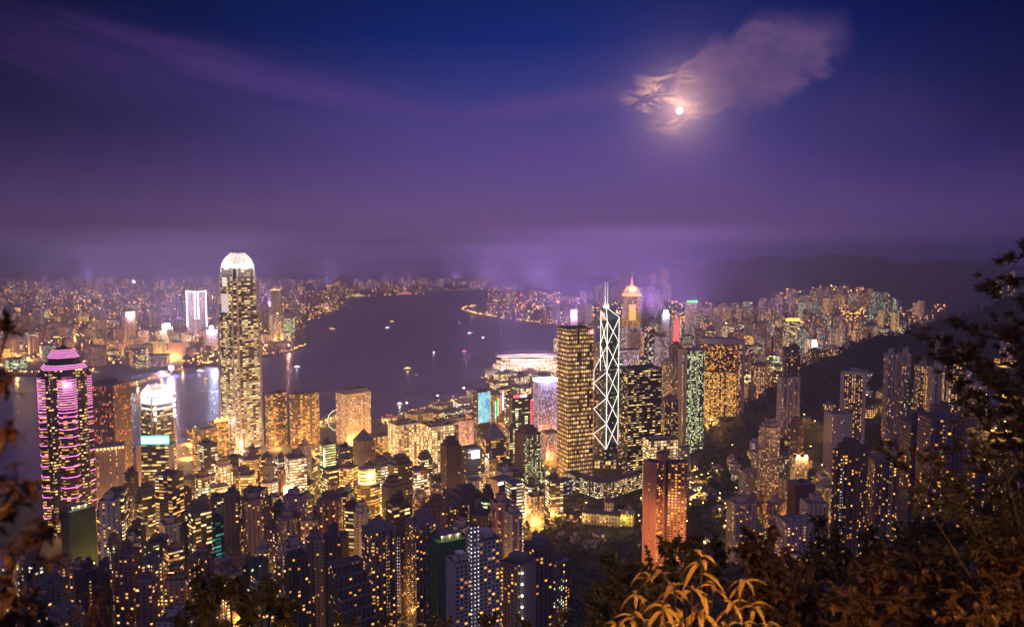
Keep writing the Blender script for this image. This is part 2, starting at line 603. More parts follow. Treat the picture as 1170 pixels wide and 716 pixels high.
def make_leaf(name, a, b, trans=0.25, sc=1.3):
    m, t = new_mat(name)
    oi = t.n('ShaderNodeTexCoord').outputs['Object']
    n_ = t.noise(oi, sc, 4, 0.7)
    c = t.ramp(n_, [(0.3, a), (0.7, b)])
    pr = t.n('ShaderNodeBsdfPrincipled', ins={'Base Color': c, 'Roughness': 0.55})
    tr = t.n('ShaderNodeBsdfTranslucent', ins={'Color': c})
    mx = t.n('ShaderNodeMixShader', ins={0: trans})
    t.t.links.new(pr.outputs[0], mx.inputs[1])
    t.t.links.new(tr.outputs[0], mx.inputs[2])
    o = t.n('ShaderNodeOutputMaterial')
    t.t.links.new(mx.outputs[0], o.inputs[0])
    return m


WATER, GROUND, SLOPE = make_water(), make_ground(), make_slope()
LEAF = make_leaf("dark_leaves", (0.018, 0.025, 0.010), (0.05, 0.055, 0.02))
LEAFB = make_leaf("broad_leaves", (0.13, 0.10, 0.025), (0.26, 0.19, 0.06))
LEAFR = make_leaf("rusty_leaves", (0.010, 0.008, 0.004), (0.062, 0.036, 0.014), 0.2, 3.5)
NEEDLE = make_leaf("pine_needles", (0.014, 0.018, 0.009), (0.03, 0.034, 0.016), 0.05)
WOODS = make_leaf("woodland_canopy", (0.014, 0.02, 0.011), (0.04, 0.05, 0.022), 0.1)
ASPHALT = paint("asphalt", (0.055, 0.054, 0.055), 0.9, scale=0.4)

# ------------------------------------------------------------------ terrain
PD = np.array([0, 2.5, 6, 14, 30, 60, 150, 300, 450, 600, 700, 850, 1000, 1150, 1300, 1500, 1700, 1e5])
PZ = np.array([408.3, 408.2, 405, 398, 388, 368, 305, 218, 138, 86, 72, 54, 38, 23, 12, 3.5, -4, -8])
CRX = np.radians([-80, 10, 15.5, 19, 21, 23, 25.5, 27.5, 29.5, 31, 33, 40, 80])
CRZ = np.array([-20, -20, 40, 118, 160, 195, 225, 245, 262, 285, 310, 330, 330])
MTX = np.radians([-80, 0, 5, 9, 12, 15, 18, 21, 25, 28, 31, 35, 80])
MTZ = np.array([-60, -60, 60, 215, 280, 330, 375, 385, 375, 350, 330, 310, 300])


def terrain(x, y):
    x, y = np.asarray(x, float), np.asarray(y, float)
    d = np.hypot(x, y)
    az = np.arctan2(x, y)
    z = np.interp(d, PD, PZ)
    z = np.where(y < 0, np.maximum(z, 408.3 - 0.02 * d), z)
    s = np.clip((az - R(9)) / R(20), 0, 1)
    s = s * s * (3 - 2 * s)
    z = z + s * 62 * np.exp(-((d - 850) / 520) ** 2) * np.clip((d - 150) / 250, 0, 1)
    cr = np.interp(az, CRX, CRZ) + 4 * np.sin(az * 90) + 3 * np.sin(az * 210 + 1)
    z = np.maximum(z, cr * np.exp(-((d - 1620) / 360) ** 2) + 22 * s * np.exp(-((d - 1500) / 900) ** 2) - 6)
    mt = np.interp(az, MTX, MTZ) + 13 * np.sin(az * 47 + 1) + 8 * np.sin(az * 101) + 5 * np.sin(az * 223 + 2)
    q = np.clip((d - 3300) / 2700, 0, 1)
    z = np.maximum(z, -8 + (mt + 8) * q * q * (3 - 2 * q) * np.where(d > 6000, np.exp(-((d - 6000) / 1500) ** 2), 1))
    nz = (np.sin(x * .021 + y * .013) + np.sin(x * .047 - y * .031 + 2) * .6 + np.sin(x * .0093 + y * .017 + 1) * 1.5)
    return z + nz * np.clip((d - 200) / 400, 0, 1) * np.where(z > 15, 2.6, 0.0)


def tz(x, y):
    return float(terrain(x, y))


LAND = 4.0


def gz(x, y):
    return max(tz(x, y), LAND)


def structure(o):
    o["kind"] = "structure"
    return o


def grid_terrain():
    az = np.concatenate([np.arange(-180, -45, 5.0), np.arange(-45, 46, 0.5), np.arange(50, 180, 5.0)])
    rr = np.concatenate([[0.01, 1, 2, 3, 4.5, 6, 8, 10, 12, 15, 18, 22, 27, 33, 40, 50, 60, 75, 90, 110, 130, 155, 180],
                         np.geomspace(205, 9000, 130)])
    A, RR = np.meshgrid(np.radians(az), rr)
    X, Y = RR * np.sin(A), RR * np.cos(A)
    Z = terrain(X, Y)
    n, k = len(rr), len(az)
    verts = np.stack([X, Y, Z], -1).reshape(-1, 3)
    faces = []
    for i in range(n - 1):
        for j in range(k):
            a, b = i * k + j, i * k + (j + 1) % k
            c, e = b + k, a + k
            if max(verts[a][2], verts[b][2], verts[c][2], verts[e][2]) > -1:
                faces.append((a, e, c, b))
    me = bpy.data.meshes.new("hillside")
    me.from_pydata(verts.tolist(), [], faces)
    me.polygons.foreach_set("use_smooth", np.ones(len(faces), dtype=bool))
    me.materials.append(SLOPE)
    o = bpy.data.objects.new("hillside", me)
    COL.objects.link(o)
    # keep the side up
    bm = bmesh.new()
    bm.from_mesh(me)
    bmesh.ops.recalc_face_normals(bm, faces=bm.faces)
    s = sum(f.normal.z * f.calc_area() for f in bm.faces)
    if s < 0:
        bmesh.ops.reverse_faces(bm, faces=bm.faces)
    bm.to_mesh(me)
    bm.free()
    return structure(o)


grid_terrain()


def coast(name, pts, extra, z=LAND):
    """a slab of reclaimed land whose shore follows the photographed one"""
    poly = [tuple(at_z(px, py, z)[:2]) for px, py in pts] + extra
    bm = bmesh.new()
    top = [bm.verts.new((x, y, z)) for x, y in poly]
    bot = [bm.verts.new((x, y, -3)) for x, y in poly]
    f = bm.faces.new(top)
    for i in range(len(poly)):
        j = (i + 1) % len(poly)
        bm.faces.new((bot[i], bot[j], top[j], top[i]))
    bmesh.ops.triangulate(bm, faces=[f])
    bmesh.ops.recalc_face_normals(bm, faces=bm.faces)
    me = bpy.data.meshes.new(name)
    bm.to_mesh(me)
    bm.free()
    me.materials.append(GROUND)
    o = bpy.data.objects.new(name, me)
    COL.objects.link(o)
    return structure(o), poly


ISLAND_SHORE = [(-300, 560), (-60, 556), (40, 546), (110, 540), (140, 522), (158, 512), (200, 508), (236, 500), (262, 492),
                (300, 486), (345, 481), (372, 484), (384, 478), (420, 480), (446, 476), (470, 468), (500, 461),
                (522, 455), (540, 449), (556, 446), (553, 418), (562, 408), (585, 403), (632, 403), (660, 399), (735, 392),
                (742, 385), (700, 376), (655, 372), (610, 369), (575, 364), (552, 361), (530, 356), (527, 351), (536, 349), (552, 348),
                (570, 345), (600, 342), (640, 339), (690, 336)]
_, ISLAND = coast("island_ground", ISLAND_SHORE, [(3500, 9000), (9000, 9000), (9000, 900), (-200, 900), (-1500, 1000)])
KOWLOON_SHORE = [(-420, 426), (-60, 429), (60, 428), (95, 426), (118, 442), (134, 441), (150, 431), (176, 424), (200, 419), (232, 417),
                 (262, 413), (300, 407), (312, 405), (330, 402), (350, 396), (356, 384), (345, 376), (352, 368), (372, 360),
                 (392, 350), (386, 345), (364, 346), (360, 341), (390, 340), (440, 338.5), (484, 336), (488, 333.5), (470, 332.6),
                 (520, 331.0), (560, 330.0), (620, 328.5)]
_, KOWLOON = coast("peninsula_ground", KOWLOON_SHORE, [(700, 13500), (-12000, 13500), (-12000, 3000)])


def inside(poly, x, y):
    c = False
    j = len(poly) - 1
    for i in range(len(poly)):
        xi, yi = poly[i]
        xj, yj = poly[j]
        if (yi > y) != (yj > y) and x < (xj - xi) * (y - yi) / (yj - yi) + xi:
            c = not c
        j = i
    return c


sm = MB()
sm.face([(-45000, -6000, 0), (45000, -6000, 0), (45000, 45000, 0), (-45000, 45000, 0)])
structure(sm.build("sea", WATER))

# the far ridge behind the peninsula
fm = MB()
prev = None
for k in range(60):
    x = -9000 + k * 240
    h = 90 + 30 * math.sin(k * .45) + 20 * math.sin(k * 1.1 + 1) + 14 * math.sin(k * 2.3)
    h *= min(1, max(0.12, (2600 - x) / 3500))
    cur = (x, h)
    if prev:
        (x0, h0), (x1, h1) = prev, cur
        fm.face([(x0, 11200, 3), (x1, 11200, 3), (x1, 12000, h1), (x0, 12000, h0)])
        fm.face([(x0, 12000, h0), (x1, 12000, h1), (x1, 13000, 3), (x0, 13000, 3)])
    prev = cur
structure(fm.build("hills", SLOPE))

# ------------------------------------------------------------------ haze
hm = MB()
hm.box(0, 6400, -1.0 - 3, 26000, 15200, 500.0)
HAZE, ht = new_mat("night_haze")
vol = ht.n('ShaderNodeVolumePrincipled', ins={'Color': (0.58, 0.58, 1.0), 'Density': 0.00015, 'Anisotropy': 0.45})
ho = ht.n('ShaderNodeOutputMaterial')
ht.t.links.new(vol.outputs[0], ho.inputs[1])
hz = hm.build("haze", HAZE)
hz["kind"] = "stuff"


# ------------------------------------------------------------------ facade styles
AMB, PYE, WHT, COOL, GRN, GLD = (1, .44, .08), (1, .61, .17), (1, .83, .54), (.72, .93, 1), (.78, 1, .50), (1, .40, .045)
BRI = 1.85
# cell w, cell h, pane w, pane h, lit share, strip, brightness, sash, lit colour a, lit colour b, wall, glass
STYLE = {
    'office':  (6.4, 3.9, .94, .52, .40, .9, 1.2, .5, PYE, WHT, (.10, .095, .09), (.02, .022, .028)),
    'gold':    (4.6, 3.8, .88, .56, .66, .6, 1.25, .4, AMB, PYE, (.26, .20, .14), (.03, .025, .02)),
    'cream':   (5.0, 4.5, .70, .66, .84, .3, 1.35, .2, PYE, WHT, (.62, .52, .40), (.05, .045, .04)),
    'dark':    (5.4, 3.9, .90, .42, .26, .6, 1.2, .5, PYE, WHT, (.022, .022, .024), (.012, .013, .016)),
    'teal':    (6.0, 4.2, .94, .55, .40, .9, .75, .4, (.45, .95, .80), PYE, (.02, .05, .05), (.012, .03, .03)),
    'flat':    (4.2, 3.1, .46, .52, .22, .12, 1.15, .3, AMB, WHT, (.26, .23, .245), (.025, .025, .03)),
    'flatw':   (4.4, 3.1, .42, .50, .20, .10, 1.1, .3, AMB, WHT, (.46, .41, .43), (.03, .03, .035)),
    'flatb':   (4.2, 3.1, .48, .52, .22, .12, 1.15, .3, AMB, WHT, (.20, .13, .115), (.025, .022, .025)),
    'flatd':   (4.0, 3.1, .52, .52, .14, .10, 1.1, .3, AMB, WHT, (.085, .08, .095), (.015, .015, .02)),
    'stone':   (3.4, 3.7, .50, .56, .42, .3, 1.0, .2, PYE, AMB, (.34, .27, .22), (.03, .03, .03)),
    'lilac':   (3.4, 3.4, .56, .56, .62, .2, 1.0, .2, (.95, .70, .85), (.9, .85, 1), (.55, .46, .56), (.05, .045, .06)),
    'rose':    (3.4, 3.4, .6, .56, .62, .2, 1.1, .2, (1, .52, .40), (1, .75, .6), (.55, .36, .33), (.05, .04, .04)),
    'green':   (2.9, 3.5, .74, .5, .50, .2, .95, .2, GRN, PYE, (.05, .06, .05), (.015, .02, .018)),
    'stair':   (3.2, 3.1, .5, .4, .97, 0, 1.2, 0, WHT, COOL, (.40, .36, .38), (.03, .03, .03)),
}


def props(o, style, seed=None, **kw):
    p = list(STYLE[style])
    for k, i in (('cw', 0), ('ch', 1), ('fw', 2), ('fh', 3), ('lit', 4), ('strip', 5), ('bri', 6), ('sash', 7), ('la', 8), ('lb', 9), ('wall', 10), ('glass', 11)):
        if k in kw: p[i] = kw[k]
    o["f_cell"] = [float(p[0]), float(p[1]), float(seed if seed is not None else rnd.random())]
    o["f_win"] = [float(p[2]), float(p[3]), float(p[4])]
    o["f_misc"] = [float(p[5]), float(p[6]) * BRI, float(p[7])]
    for nm, i in (("f_la", 8), ("f_lb", 9), ("f_wall", 10), ("f_glass", 11)):
        o[nm] = [float(c) for c in p[i]]
    return o


FOOT = []      # (x, y, radius) of everything already standing


def roof_bits(root, poly, W, D, H, kind, rng, style, mats):
    """what stands on the roof, as parts of the building"""
    k = MB()
    k.prism(poly, H, H + 1.6, 0, 1)
    k.prism(scale_poly(poly, 0.97), H + 1.0, H + 1.05, None, 1) if False else None
    k.build('parapet', mats, root)
    if kind in ('plant', 'mast', 'tank'):
        q = MB()
        a, b = W * rng.uniform(.34, .55), D * rng.uniform(.34, .5)
        hh = rng.uniform(4.5, 8)
        ox, oy = W * rng.uniform(-.12, .12), D * rng.uniform(-.1, .12)
        q.box(ox, oy, H + 1.6, a, b, hh, 0, 0, 1)
        q.box(ox + a * .2, oy, H + 1.6 + hh, a * .4, b * .5, 2.6, 0, 0, 1)
        q.build('plant_room', mats, root)
        if kind == 'tank':
            q = MB()
            q.prism(circle(2.4, 10), 0, 3.2, 0, 1)
            q.build('water_tank', mats, root).location = (-W * .3, D * .2, H + 1.6)
        if kind == 'mast':
            q = MB()
            q.bar((ox, oy, H + 4 + hh), (ox, oy, H + hh + rng.uniform(14, 24)), .5, 5, 0, .15)
            q.build('antenna', STEEL, root)
    elif kind == 'cooling':
        q = MB()
        for i in range(4):
            q.box(-W * .3 + i * W * .19, rng.uniform(-.1, .1) * D, H + 1.6, W * .13, D * .4, rng.uniform(2, 4), 0, 0, 1)
        q.build('plant_room', mats, root)
    elif kind == 'pyr':
        q = MB()
        q.prism(scale_poly(poly, .92), H + 1.6, H + 1.6 + W * .62, 0, 0, False, poly1=scale_poly(poly, .05))
        q.build('roof', ROOFB, root)
    elif kind == 'barrel':
        q = MB()
        n = 8
        for i in range(n):
            a0, a1 = math.pi * i / n, math.pi * (i + 1) / n
            q.face([(-W / 2 * math.cos(a0), -D / 2, H + 1.6 + math.sin(a0) * W * .16), (-W / 2 * math.cos(a1), -D / 2, H + 1.6 + math.sin(a1) * W * .16),
                    (-W / 2 * math.cos(a1), D / 2, H + 1.6 + math.sin(a1) * W * .16), (-W / 2 * math.cos(a0), D / 2, H + 1.6 + math.sin(a0) * W * .16)])
        q.face([(-W / 2 * math.cos(math.pi * i / n), -D / 2, H + 1.6 + math.sin(math.pi * i / n) * W * .16) for i in range(n + 1)])
        q.face([(-W / 2 * math.cos(math.pi * i / n), D / 2, H + 1.6 + math.sin(math.pi * i / n) * W * .16) for i in range(n, -1, -1)])
        q.build('roof', mats, root)
    elif kind == 'step':
        q = MB()
        q.prism(scale_poly(poly, .78), H + 1.6, H + 7, 0, 1)
        q.prism(scale_poly(poly, .5), H + 7, H + 12, 0, 1)
        q.build('plant_room', mats, root)


ANCHORS = []    # (px x, px y, short name) for describing neighbours


def frame(x0, x1, yt, Y, sp=.3, yaw=25.0, depth=None):
    """silhouette edges in the photograph + distance -> root place, turn, width, depth, top height"""
    cx = (x0 + x1) / 2
    v = ray(cx, yt)
    prj = (x1 - x0) / FPX * Y / v.y
    a = R(abs(yaw))
    if sp == 0:
        W, D, th = prj, depth or prj * .7, 0.0
    else:
        W = prj * (1 - abs(sp)) / math.cos(a)
        D = depth or prj * abs(sp) / math.sin(a)
        th = a if sp > 0 else -a
    back = (W * math.sin(a) + D * math.cos(a)) / 2 if sp else D / 2
    p = at_y(cx, yt, Y + back)
    c = at_y(cx, yt, Y)
    az = math.atan2(c.x, c.y)
    return c.x, Y, p.z, W, D, th - az


def tower(name, x0, x1, yt, Y, style, label, cat, plan='box', roof='plant', sp=.3, yaw=25.0, depth=None, group=None,
          base=None, parts=True, blank=(), floor=None, podium=None, roofmat=None, short=None, fixed=None, **kw):
    rng = random.Random(int(x0 * 77 + yt * 31 + Y))
    X, Y_, top, W, D, rz = fixed or frame(x0, x1, yt, Y, sp, yaw, depth)
    z0 = (base if base is not None else min(gz(X + a * W * .4, Y_ + b * D * .4) for a in (-1, 1) for b in (-1, 1)) - 2)
    root_h = top - z0 - 1.6
    extra = {'plant': 7, 'mast': 7, 'tank': 7, 'cooling': 3, 'step': 10, 'pyr': W * .62, 'barrel': W * .16, 'flat': 0, 'none': 0}[roof]
    H = max(8.0, root_h - (extra if roof in ('pyr', 'barrel') else extra * .5))
    if plan == 'box': poly = rect(W, D)
    elif plan == 'cham': poly = cham(W, D, min(W, D) * .18)
    elif plan == 'round': poly = roundrect(W, D, min(W, D) * .42)
    elif plan == 'circle': poly = circle(W / 2, 20, 1, D / W)
    elif plan == 'cross': poly = cross(W, D, .42, .42)
    elif plan == 'teeth': poly = teeth(W, D, 3, min(3.2, D * .2))
    elif plan == 'teeth4': poly = teeth(W, D, 4, min(3.2, D * .2))
    root = empty(name, (X, Y_, z0), rz)
    tag(root, label, cat, group)
    FOOT.append((X, Y_, math.hypot(W, D) * .5))
    ANCHORS.append(((x0 + x1) / 2, yt, Y, short, root))
    m = MB()
    n = len(poly)
    u = rng.uniform(0, 30)
    kb = kw.pop('core', None)
    sides = [1 if i in blank else 0 for i in range(n)]
    m.prism(poly, 0, H, 0, None, sides=sides)
    wall = m.build('wall', [FACADE, WALL], root)
    props(wall, style, rng.random(), **kw)
    rm = roofmat or rng.choice([ROOF, ROOFB])
    wmat = [WALL, rm]
    if parts:
        before = set(root.children)
        roof_bits(root, poly, W, D, H, roof, rng, style, wmat)
        for o in root.children:
            if o not in before:
                o["f_wall"] = wall["f_wall"]
    else:
        q = MB()
        q.prism(poly, H, H + 1.6, 0, 1)
        a, b = W * rng.uniform(.3, .5), D * rng.uniform(.3, .5)
        q.box(0, 0, H + 1.6, a, b, rng.uniform(3, 6), 0, 0, 1)
        q.build('roof', wmat, root)["f_wall"] = wall["f_wall"]
    if podium:
        pw, pd_, ph = podium
        q = MB()
        q.prism(rect(W * pw, D * pd_), 0, ph, 0, 1)
        po = q.build('podium', [FACADE, rm], root)
        props(po, 'gold', rng.random(), lit=.9, la=AMB, lb=PYE, bri=1.9, ch=5, cw=6)
    root["top"] = top
    return root, W, D, H, poly


def sign(root, name, mat, x, y, z, w, h, t=1.2, back=True, label=None):
    """a lit sign panel on the front (-y) of its building"""
    q = MB()
    q.box(x, y, z, w, t, h)
    o = q.build(name, mat, root)
    if label: o["label"] = label
    return o


def lamp_light(name, parent, loc, power, col, size=2.0):
    ld = bpy.data.lights.new(name, 'POINT')
    ld.energy = power
    ld.color = col
    ld.shadow_soft_size = size
    o = bpy.data.objects.new(name, ld)
    COL.objects.link(o)
    o.location = loc
    if parent is not None: o.parent = parent
    return o


T = tower
AP, OF, HT = 'apartment tower', 'office tower', 'hotel'
# ------------------------------------------------------------------ waterfront and central towers, left to right
T('office_tower', 103, 146, 431, 1235, 'office', 'brown ribbed tower with a pale right flank, behind the pink striped tower', OF, sp=-.42, yaw=34,
  short='brown ribbed tower', lit=.26, la=(1, .22, .08), lb=AMB, wall=(.20, .14, .12), cw=3.4, fw=.45, fh=.7)
r, W, D, H, P = T('hotel_tower', 107, 140, 505, 1090, 'gold', 'fluted hotel tower with a string of bulbs round its roof, below the brown ribbed tower', HT, roof='flat', sp=.0,
  short='bulb-trimmed fluted tower', cw=8, ch=3.2, fw=.16, fh=.6, lit=.62, wall=(.42, .34, .30), depth=30)
for i in range(7):
    f = MB(); f.box(-W / 2 + W * (i + .5) / 7, -D / 2 - .8, 0, W / 7 * .5, 1.6, H - 6)
    f.build('pier', WALL, r)["f_wall"] = (.42, .33, .29)
for i in range(9):
    f = MB(); f.box(-W / 2 + W * (i + .5) / 9, -D / 2 - .9, H - 1.5, 2.0, 1.8, 2.0); f.build('roof_bulb', G_WARM, r)
T('office_tower', 142, 157, 534, 1010, 'dark', 'slim black tower with sparse window columns, right of the bulb-trimmed fluted tower', OF, cw=5, fw=.3, short='slim black tower')
r, W, D, H, P = T('office_tower', 159, 199, 503, 1150, 'office', 'office tower with beige end piers and a long glowing white and teal rooftop sign', OF, roof='flat', sp=-.1, yaw=20,
  short='teal-sign tower', wall=(.05, .05, .05), lit=.55, strip=.8, ch=4.4)
for s in (-1, 1):
    f = MB(); f.box(s * (W / 2 - 2.0), -D / 2 - 1.0, 0, 6.5, 4, H + 1); f.build('pier', WALL, r)["f_wall"] = (.50, .42, .36)
sign(r, 'sign_glow', G_TEAL, 0, -D / 2 + 1.5, H + 1.6, W * .80, 13, 2)
sign(r, 'sign_panel', G_WHITE, 0, -D / 2 + .2, H + 4, W * .74, 8, .8)
T('office_tower', 178, 208, 535, 900, 'office', 'flat-topped office with yellow strips on its left, lilac windowed wall on its right', OF, sp=-.45, yaw=42,
  roof='flat', short='flat-topped strip office', lit=.62, la=AMB, roofmat=ROOF)
T('office_tower', 220, 247, 484, 1370, 'gold', 'tan office tower with dark side piers left of the tallest tower', OF, roof='cooling', sp=.35, yaw=28, wall=(.40, .30, .20), short='tan pier tower', lit=.5)
r, W, D, H, P = T('office_tower', 238, 260, 478, 1430, 'gold', 'gold-lit tower with a glowing crenellated roof edge beside the tallest tower', OF, roof='flat', lit=.85, la=GLD, bri=1.5, short='gold-crowned tower')
for i in range(6):
    f = MB(); f.box(-W / 2 + W * (i + .5) / 6, -D / 2, H + 1.6, W / 9, 1.5, 6 + 3 * (i % 2)); f.build('crown_light', G_GOLD, r)
T('office_tower', 226, 247, 500, 1210, 'office', 'black-capped glass tower with white window strips, in front of the tan pier tower', OF, sp=.32, wall=(.02, .02, .03), la=WHT, lb=PYE, lit=.55, short='black-capped glass tower')
T('office_tower', 258, 276, 533, 1130, 'stone', 'windowless cream slab with a notched roof at the foot of the tallest tower', 'office block', blank=(0, 1, 2, 3), wall=(.60, .54, .50), short='windowless cream slab')
T('office_tower', 212, 230, 545, 1230, 'green', 'squat pale-green terraced block below the black-capped glass tower', 'office block', roof='pyr', lit=.75, short='terraced green block')
T('office_tower', 226, 240, 543, 1040, 'flatw', 'lilac blank slab standing in front of the black-capped glass tower', 'office block', blank=(0, 1), wall=(.42, .36, .42), short='lilac blank slab')
T('office_tower', 281, 297, 508, 1260, 'gold', 'narrow brown tower with amber-lit floors right of the windowless cream slab', OF, lit=.6, la=GLD, short='narrow amber tower', wall=(.20, .13, .08))
for (a, b, yt, lab, sh) in ((301, 329, 445, 'left twin of the rounded bronze towers with gold bands by the harbour', 'left bronze twin'),
                            (328, 367, 444, 'right wider twin of the rounded bronze towers with gold bands by the harbour', 'right bronze twin')):
    T('office_tower', a, b, yt, 1590, 'gold', lab, OF, plan='round', roof='cooling', sp=.25, yaw=30, group='rounded bronze twin towers', short=sh,
      wall=(.17, .11, .07), lit=.62, strip=.9, cw=5.5, fw=.9, fh=.5, la=AMB, lb=PYE, bri=1.25)
T('office_tower', 300, 313, 526, 1120, 'flat', 'plain grey-brown slab with a blank face in front of the left bronze twin', 'office block', blank=(0,), wall=(.30, .26, .24), short='grey-brown slab')
T('office_tower', 314, 327, 517, 1230, 'office', 'dark-roofed office with white strips, between grey-brown slab and bronze twins', OF, la=WHT, short='dark-roofed strip office')
r, W, D, H, P = T('office_tower', 312, 338, 560, 1010, 'teal', 'teal glass office under a bright tilted billboard', OF, roof='flat', lit=.5, short='teal glass office')
sign(r, 'billboard', G_WARM, W * .1, -D / 2 + 3, H + 2, W * .62, 13, 1.2)
sign(r, 'billboard_panel', G_WHITE, W * .06, -D / 2 + 2.2, H + 4, W * .4, 7, .8)
T('office_tower', 340, 355, 503, 1160, 'flatw', 'tall pale slab with fine vertical lines in front of the right bronze twin', 'office block', wall=(.40, .35, .33), cw=2, fw=.35, fh=.7, lit=.12, short='fine-lined pale slab')
r, W, D, H, P = T('office_tower', 365, 383, 501, 1160, 'office', 'yellow-green lit office with one thin white vertical light line', OF, lit=.8, la=(1, .8, .2), lb=GRN, bri=1.3, short='white-line office')
f = MB(); f.box(-W / 2 - .6, -D / 2 - .6, 20, 1.2, 1.2, H - 26); f.build('light_line', G_WHITE, r)
T('office_tower', 380, 403, 505, 1215, 'dark', 'dark glass block with scattered cool windows below the tower of round windows', OF, lb=COOL, lit=.38, short='dark cool-lit block')
# ------------------------------------------------------------------ the tower of round windows
r, W, D, H, P = T('office_tower', 384, 423, 444, 1610, 'cream', 'pinkish tower of small round windows with a sloping dark roof edge on the waterfront', OF, roof='flat', sp=.28, yaw=30,
  short='round-window tower', wall=(.52, .42, .42), cw=5.2, ch=4.8, fw=.52, fh=.52, lit=.78, la=PYE, lb=WHT, bri=1.15)
f = MB(); f.prism(rect(W, D), H + 1.6, H + 9, 0, 1, poly1=rect(W * .78, D * .78)); f.build('roof', [ROOFB, ROOF], r)
f = MB(); f.prism(rect(W * 1.01, D * 1.01), H - 5, H - 1.2, 0, None); props(f.build('window_band', [FACADE], r), 'gold', cw=3.8, ch=3.8, fw=.7, lit=.9, bri=1.6)
T('office_tower', 415, 446, 492, 1450, 'gold', 'gold-lit office right of the round-window tower, behind the brown pyramid roof', OF, lit=.8, roof='cooling', short='gold office behind')
# ------------------------------------------------------------------ pyramid roof, ring light, barrel roof
r, W, D, H, P = T('office_tower', 403, 428, 487, 1150, 'stone', 'brown stone tower with a steep hipped pyramid roof', OF, roof='pyr', sp=.3, short='pyramid-roofed tower', lit=.06, wall=(.36, .25, .19))
f = MB(); f.prism(rect(W * 1.012, D * 1.012), H - 22, H - 12, 0, None); props(f.build('window_band', [FACADE], r), 'stone', cw=2.6, ch=10, fw=.45, fh=.85, lit=.0, wall=(.36, .25, .19))
r, W, D, H, P = T('office_tower', 400, 438, 545, 1000, 'office', 'curved dark glass office capped with glowing gold rings', OF, plan='round', roof='flat', lit=.55, la=GLD, lb=PYE, short='gold-ring tower',
                  wall=(.03, .025, .02))
for i in range(4):
    f = MB(); f.prism(circle(W * .33, 20), H + 1.6 + i * 5, H + 4.0 + i * 5, 0, 1); f.build('light_ring', G_GOLD if i % 2 else G_WARM, r)
    f = MB(); f.prism(circle(W * .31, 20), H + 4.0 + i * 5, H + 6.6 + i * 5, 0, 1); f.build('drum', CONC, r)
lamp_light('crown_lamp', r, (0, -D * .5, H + 12), 5e4, (1, .55, .18))
T('office_tower', 439, 475, 519, 1010, 'dark', 'dark rounded tower with a barrel top and one bright yellow sky-lobby band', OF, plan='round', roof='step', short='rounded barrel-top tower', lit=.22, wall=(.07, .055, .05))
# ------------------------------------------------------------------ cream grids
for (a, b, yt, Y, lab, sh) in ((443, 479, 477, 1370, 'left cream office slab with a bright square window grid', 'left cream grid'),
                               (480, 519, 478, 1260, 'right cream office slab with a brighter square window grid and dark flat roof', 'right cream grid')):
    T('office_tower', a, b, yt, Y, 'cream', lab, OF, roof='cooling', sp=.3, yaw=26, short=sh, group='cream grid offices', roofmat=ROOF)
T('office_tower', 503, 527, 500, 1000, 'flatd', 'two-level dark brown tower with hardly any lights, right of the cream grid offices', OF, wall=(.07, .05, .045), roof='step', lit=.07, short='dark brown tower')
r, W, D, H, P = T('office_tower', 526, 549, 507, 1080, 'dark', 'black glass tower carrying a square glaring white sign', OF, lit=.07, roof='flat', wall=(.015, .015, .025), short='white-square black tower')
sign(r, 'sign_panel', G_WHITE, W * .12, -D / 2 - 1, H - 13, 12, 11)
lamp_light('sign_lamp', r, (W * .12, -D / 2 - 14, H - 8), 3e4, (.9, .95, 1))
T('office_tower', 524, 547, 477, 1500, 'rose', 'salmon lit slab with a pale rim behind the white-square black tower', OF, lit=.8, roof='flat', sp=.12, short='salmon slab')
T('office_tower', 547, 581, 478, 1150, 'office', 'dark brown tower with stepped shoulders and a pointed hip roof', OF, plan='cham', roof='pyr', lit=.42, la=AMB, lb=PYE, wall=(.09, .06, .05), short='pointed-roof brown tower')
r, W, D, H, P = T('office_tower', 540, 560, 443, 1500, 'dark', 'tower fronted by a huge glowing cyan screen', OF, roof='flat', lit=.15, short='cyan-screen tower')
sign(r, 'screen', SCREEN, 0, -D / 2 - 1, H - 62, W * .98, 60)
r, W, D, H, P = T('office_tower', 559, 577, 446, 1620, 'gold', 'slender tower hung with vertical red, green and blue light tubes', OF, roof='mast', lit=.5, short='coloured-tube tower')
for i, mm in enumerate((G_CYAN, G_GREEN, G_RED, G_BLUE)):
    f = MB(); f.box(-W / 2 + W * (i + .6) / 4.4, -D / 2 - .8, H - 50 + 6 * i, 2.4, 1.2, 38); f.build('light_tube', mm, r)
r, W, D, H, P = T('office_tower', 576, 607, 449, 1400, 'office', 'dark tower with a red and white lit crown and a red-lit right edge', OF, roof='flat', lit=.35, la=GRN, lb=PYE, wall=(.08, .04, .04), short='red-edged tower')
sign(r, 'crown_sign', G_RED, -W * .12, -D / 2, H + 1.6, W * .6, 5)
sign(r, 'crown_panel', G_WHITE, W * .08, -D / 2 - .8, H + 2.2, W * .32, 3.6)
for i in range(14):
    f = MB(); f.box(W / 2 - .5, -D / 2 - .8, H - 8 - i * 5.2, 3, 1.4, 2.6); f.build('light_bar', G_RED, r)
T('office_tower', 577, 592, 484, 1250, 'office', 'narrow office with wide yellow strips between two dark brown towers', OF, lit=.8, la=(1, .75, .25), short='narrow yellow office')
T('office_tower', 588, 618, 486, 1150, 'green', 'brown-sided tower with a greenish lit diagonal-patterned glass face', OF, sp=.35, yaw=32, blank=(3,), wall=(.17, .10, .085), lit=.45, short='greenish diagonal tower', roof='step')
T('office_tower', 567, 586, 532, 1010, 'flatw', 'blank white-grey slab with a small rooftop block', 'office block', blank=(0, 3), wall=(.50, .46, .47), short='blank white-grey slab')
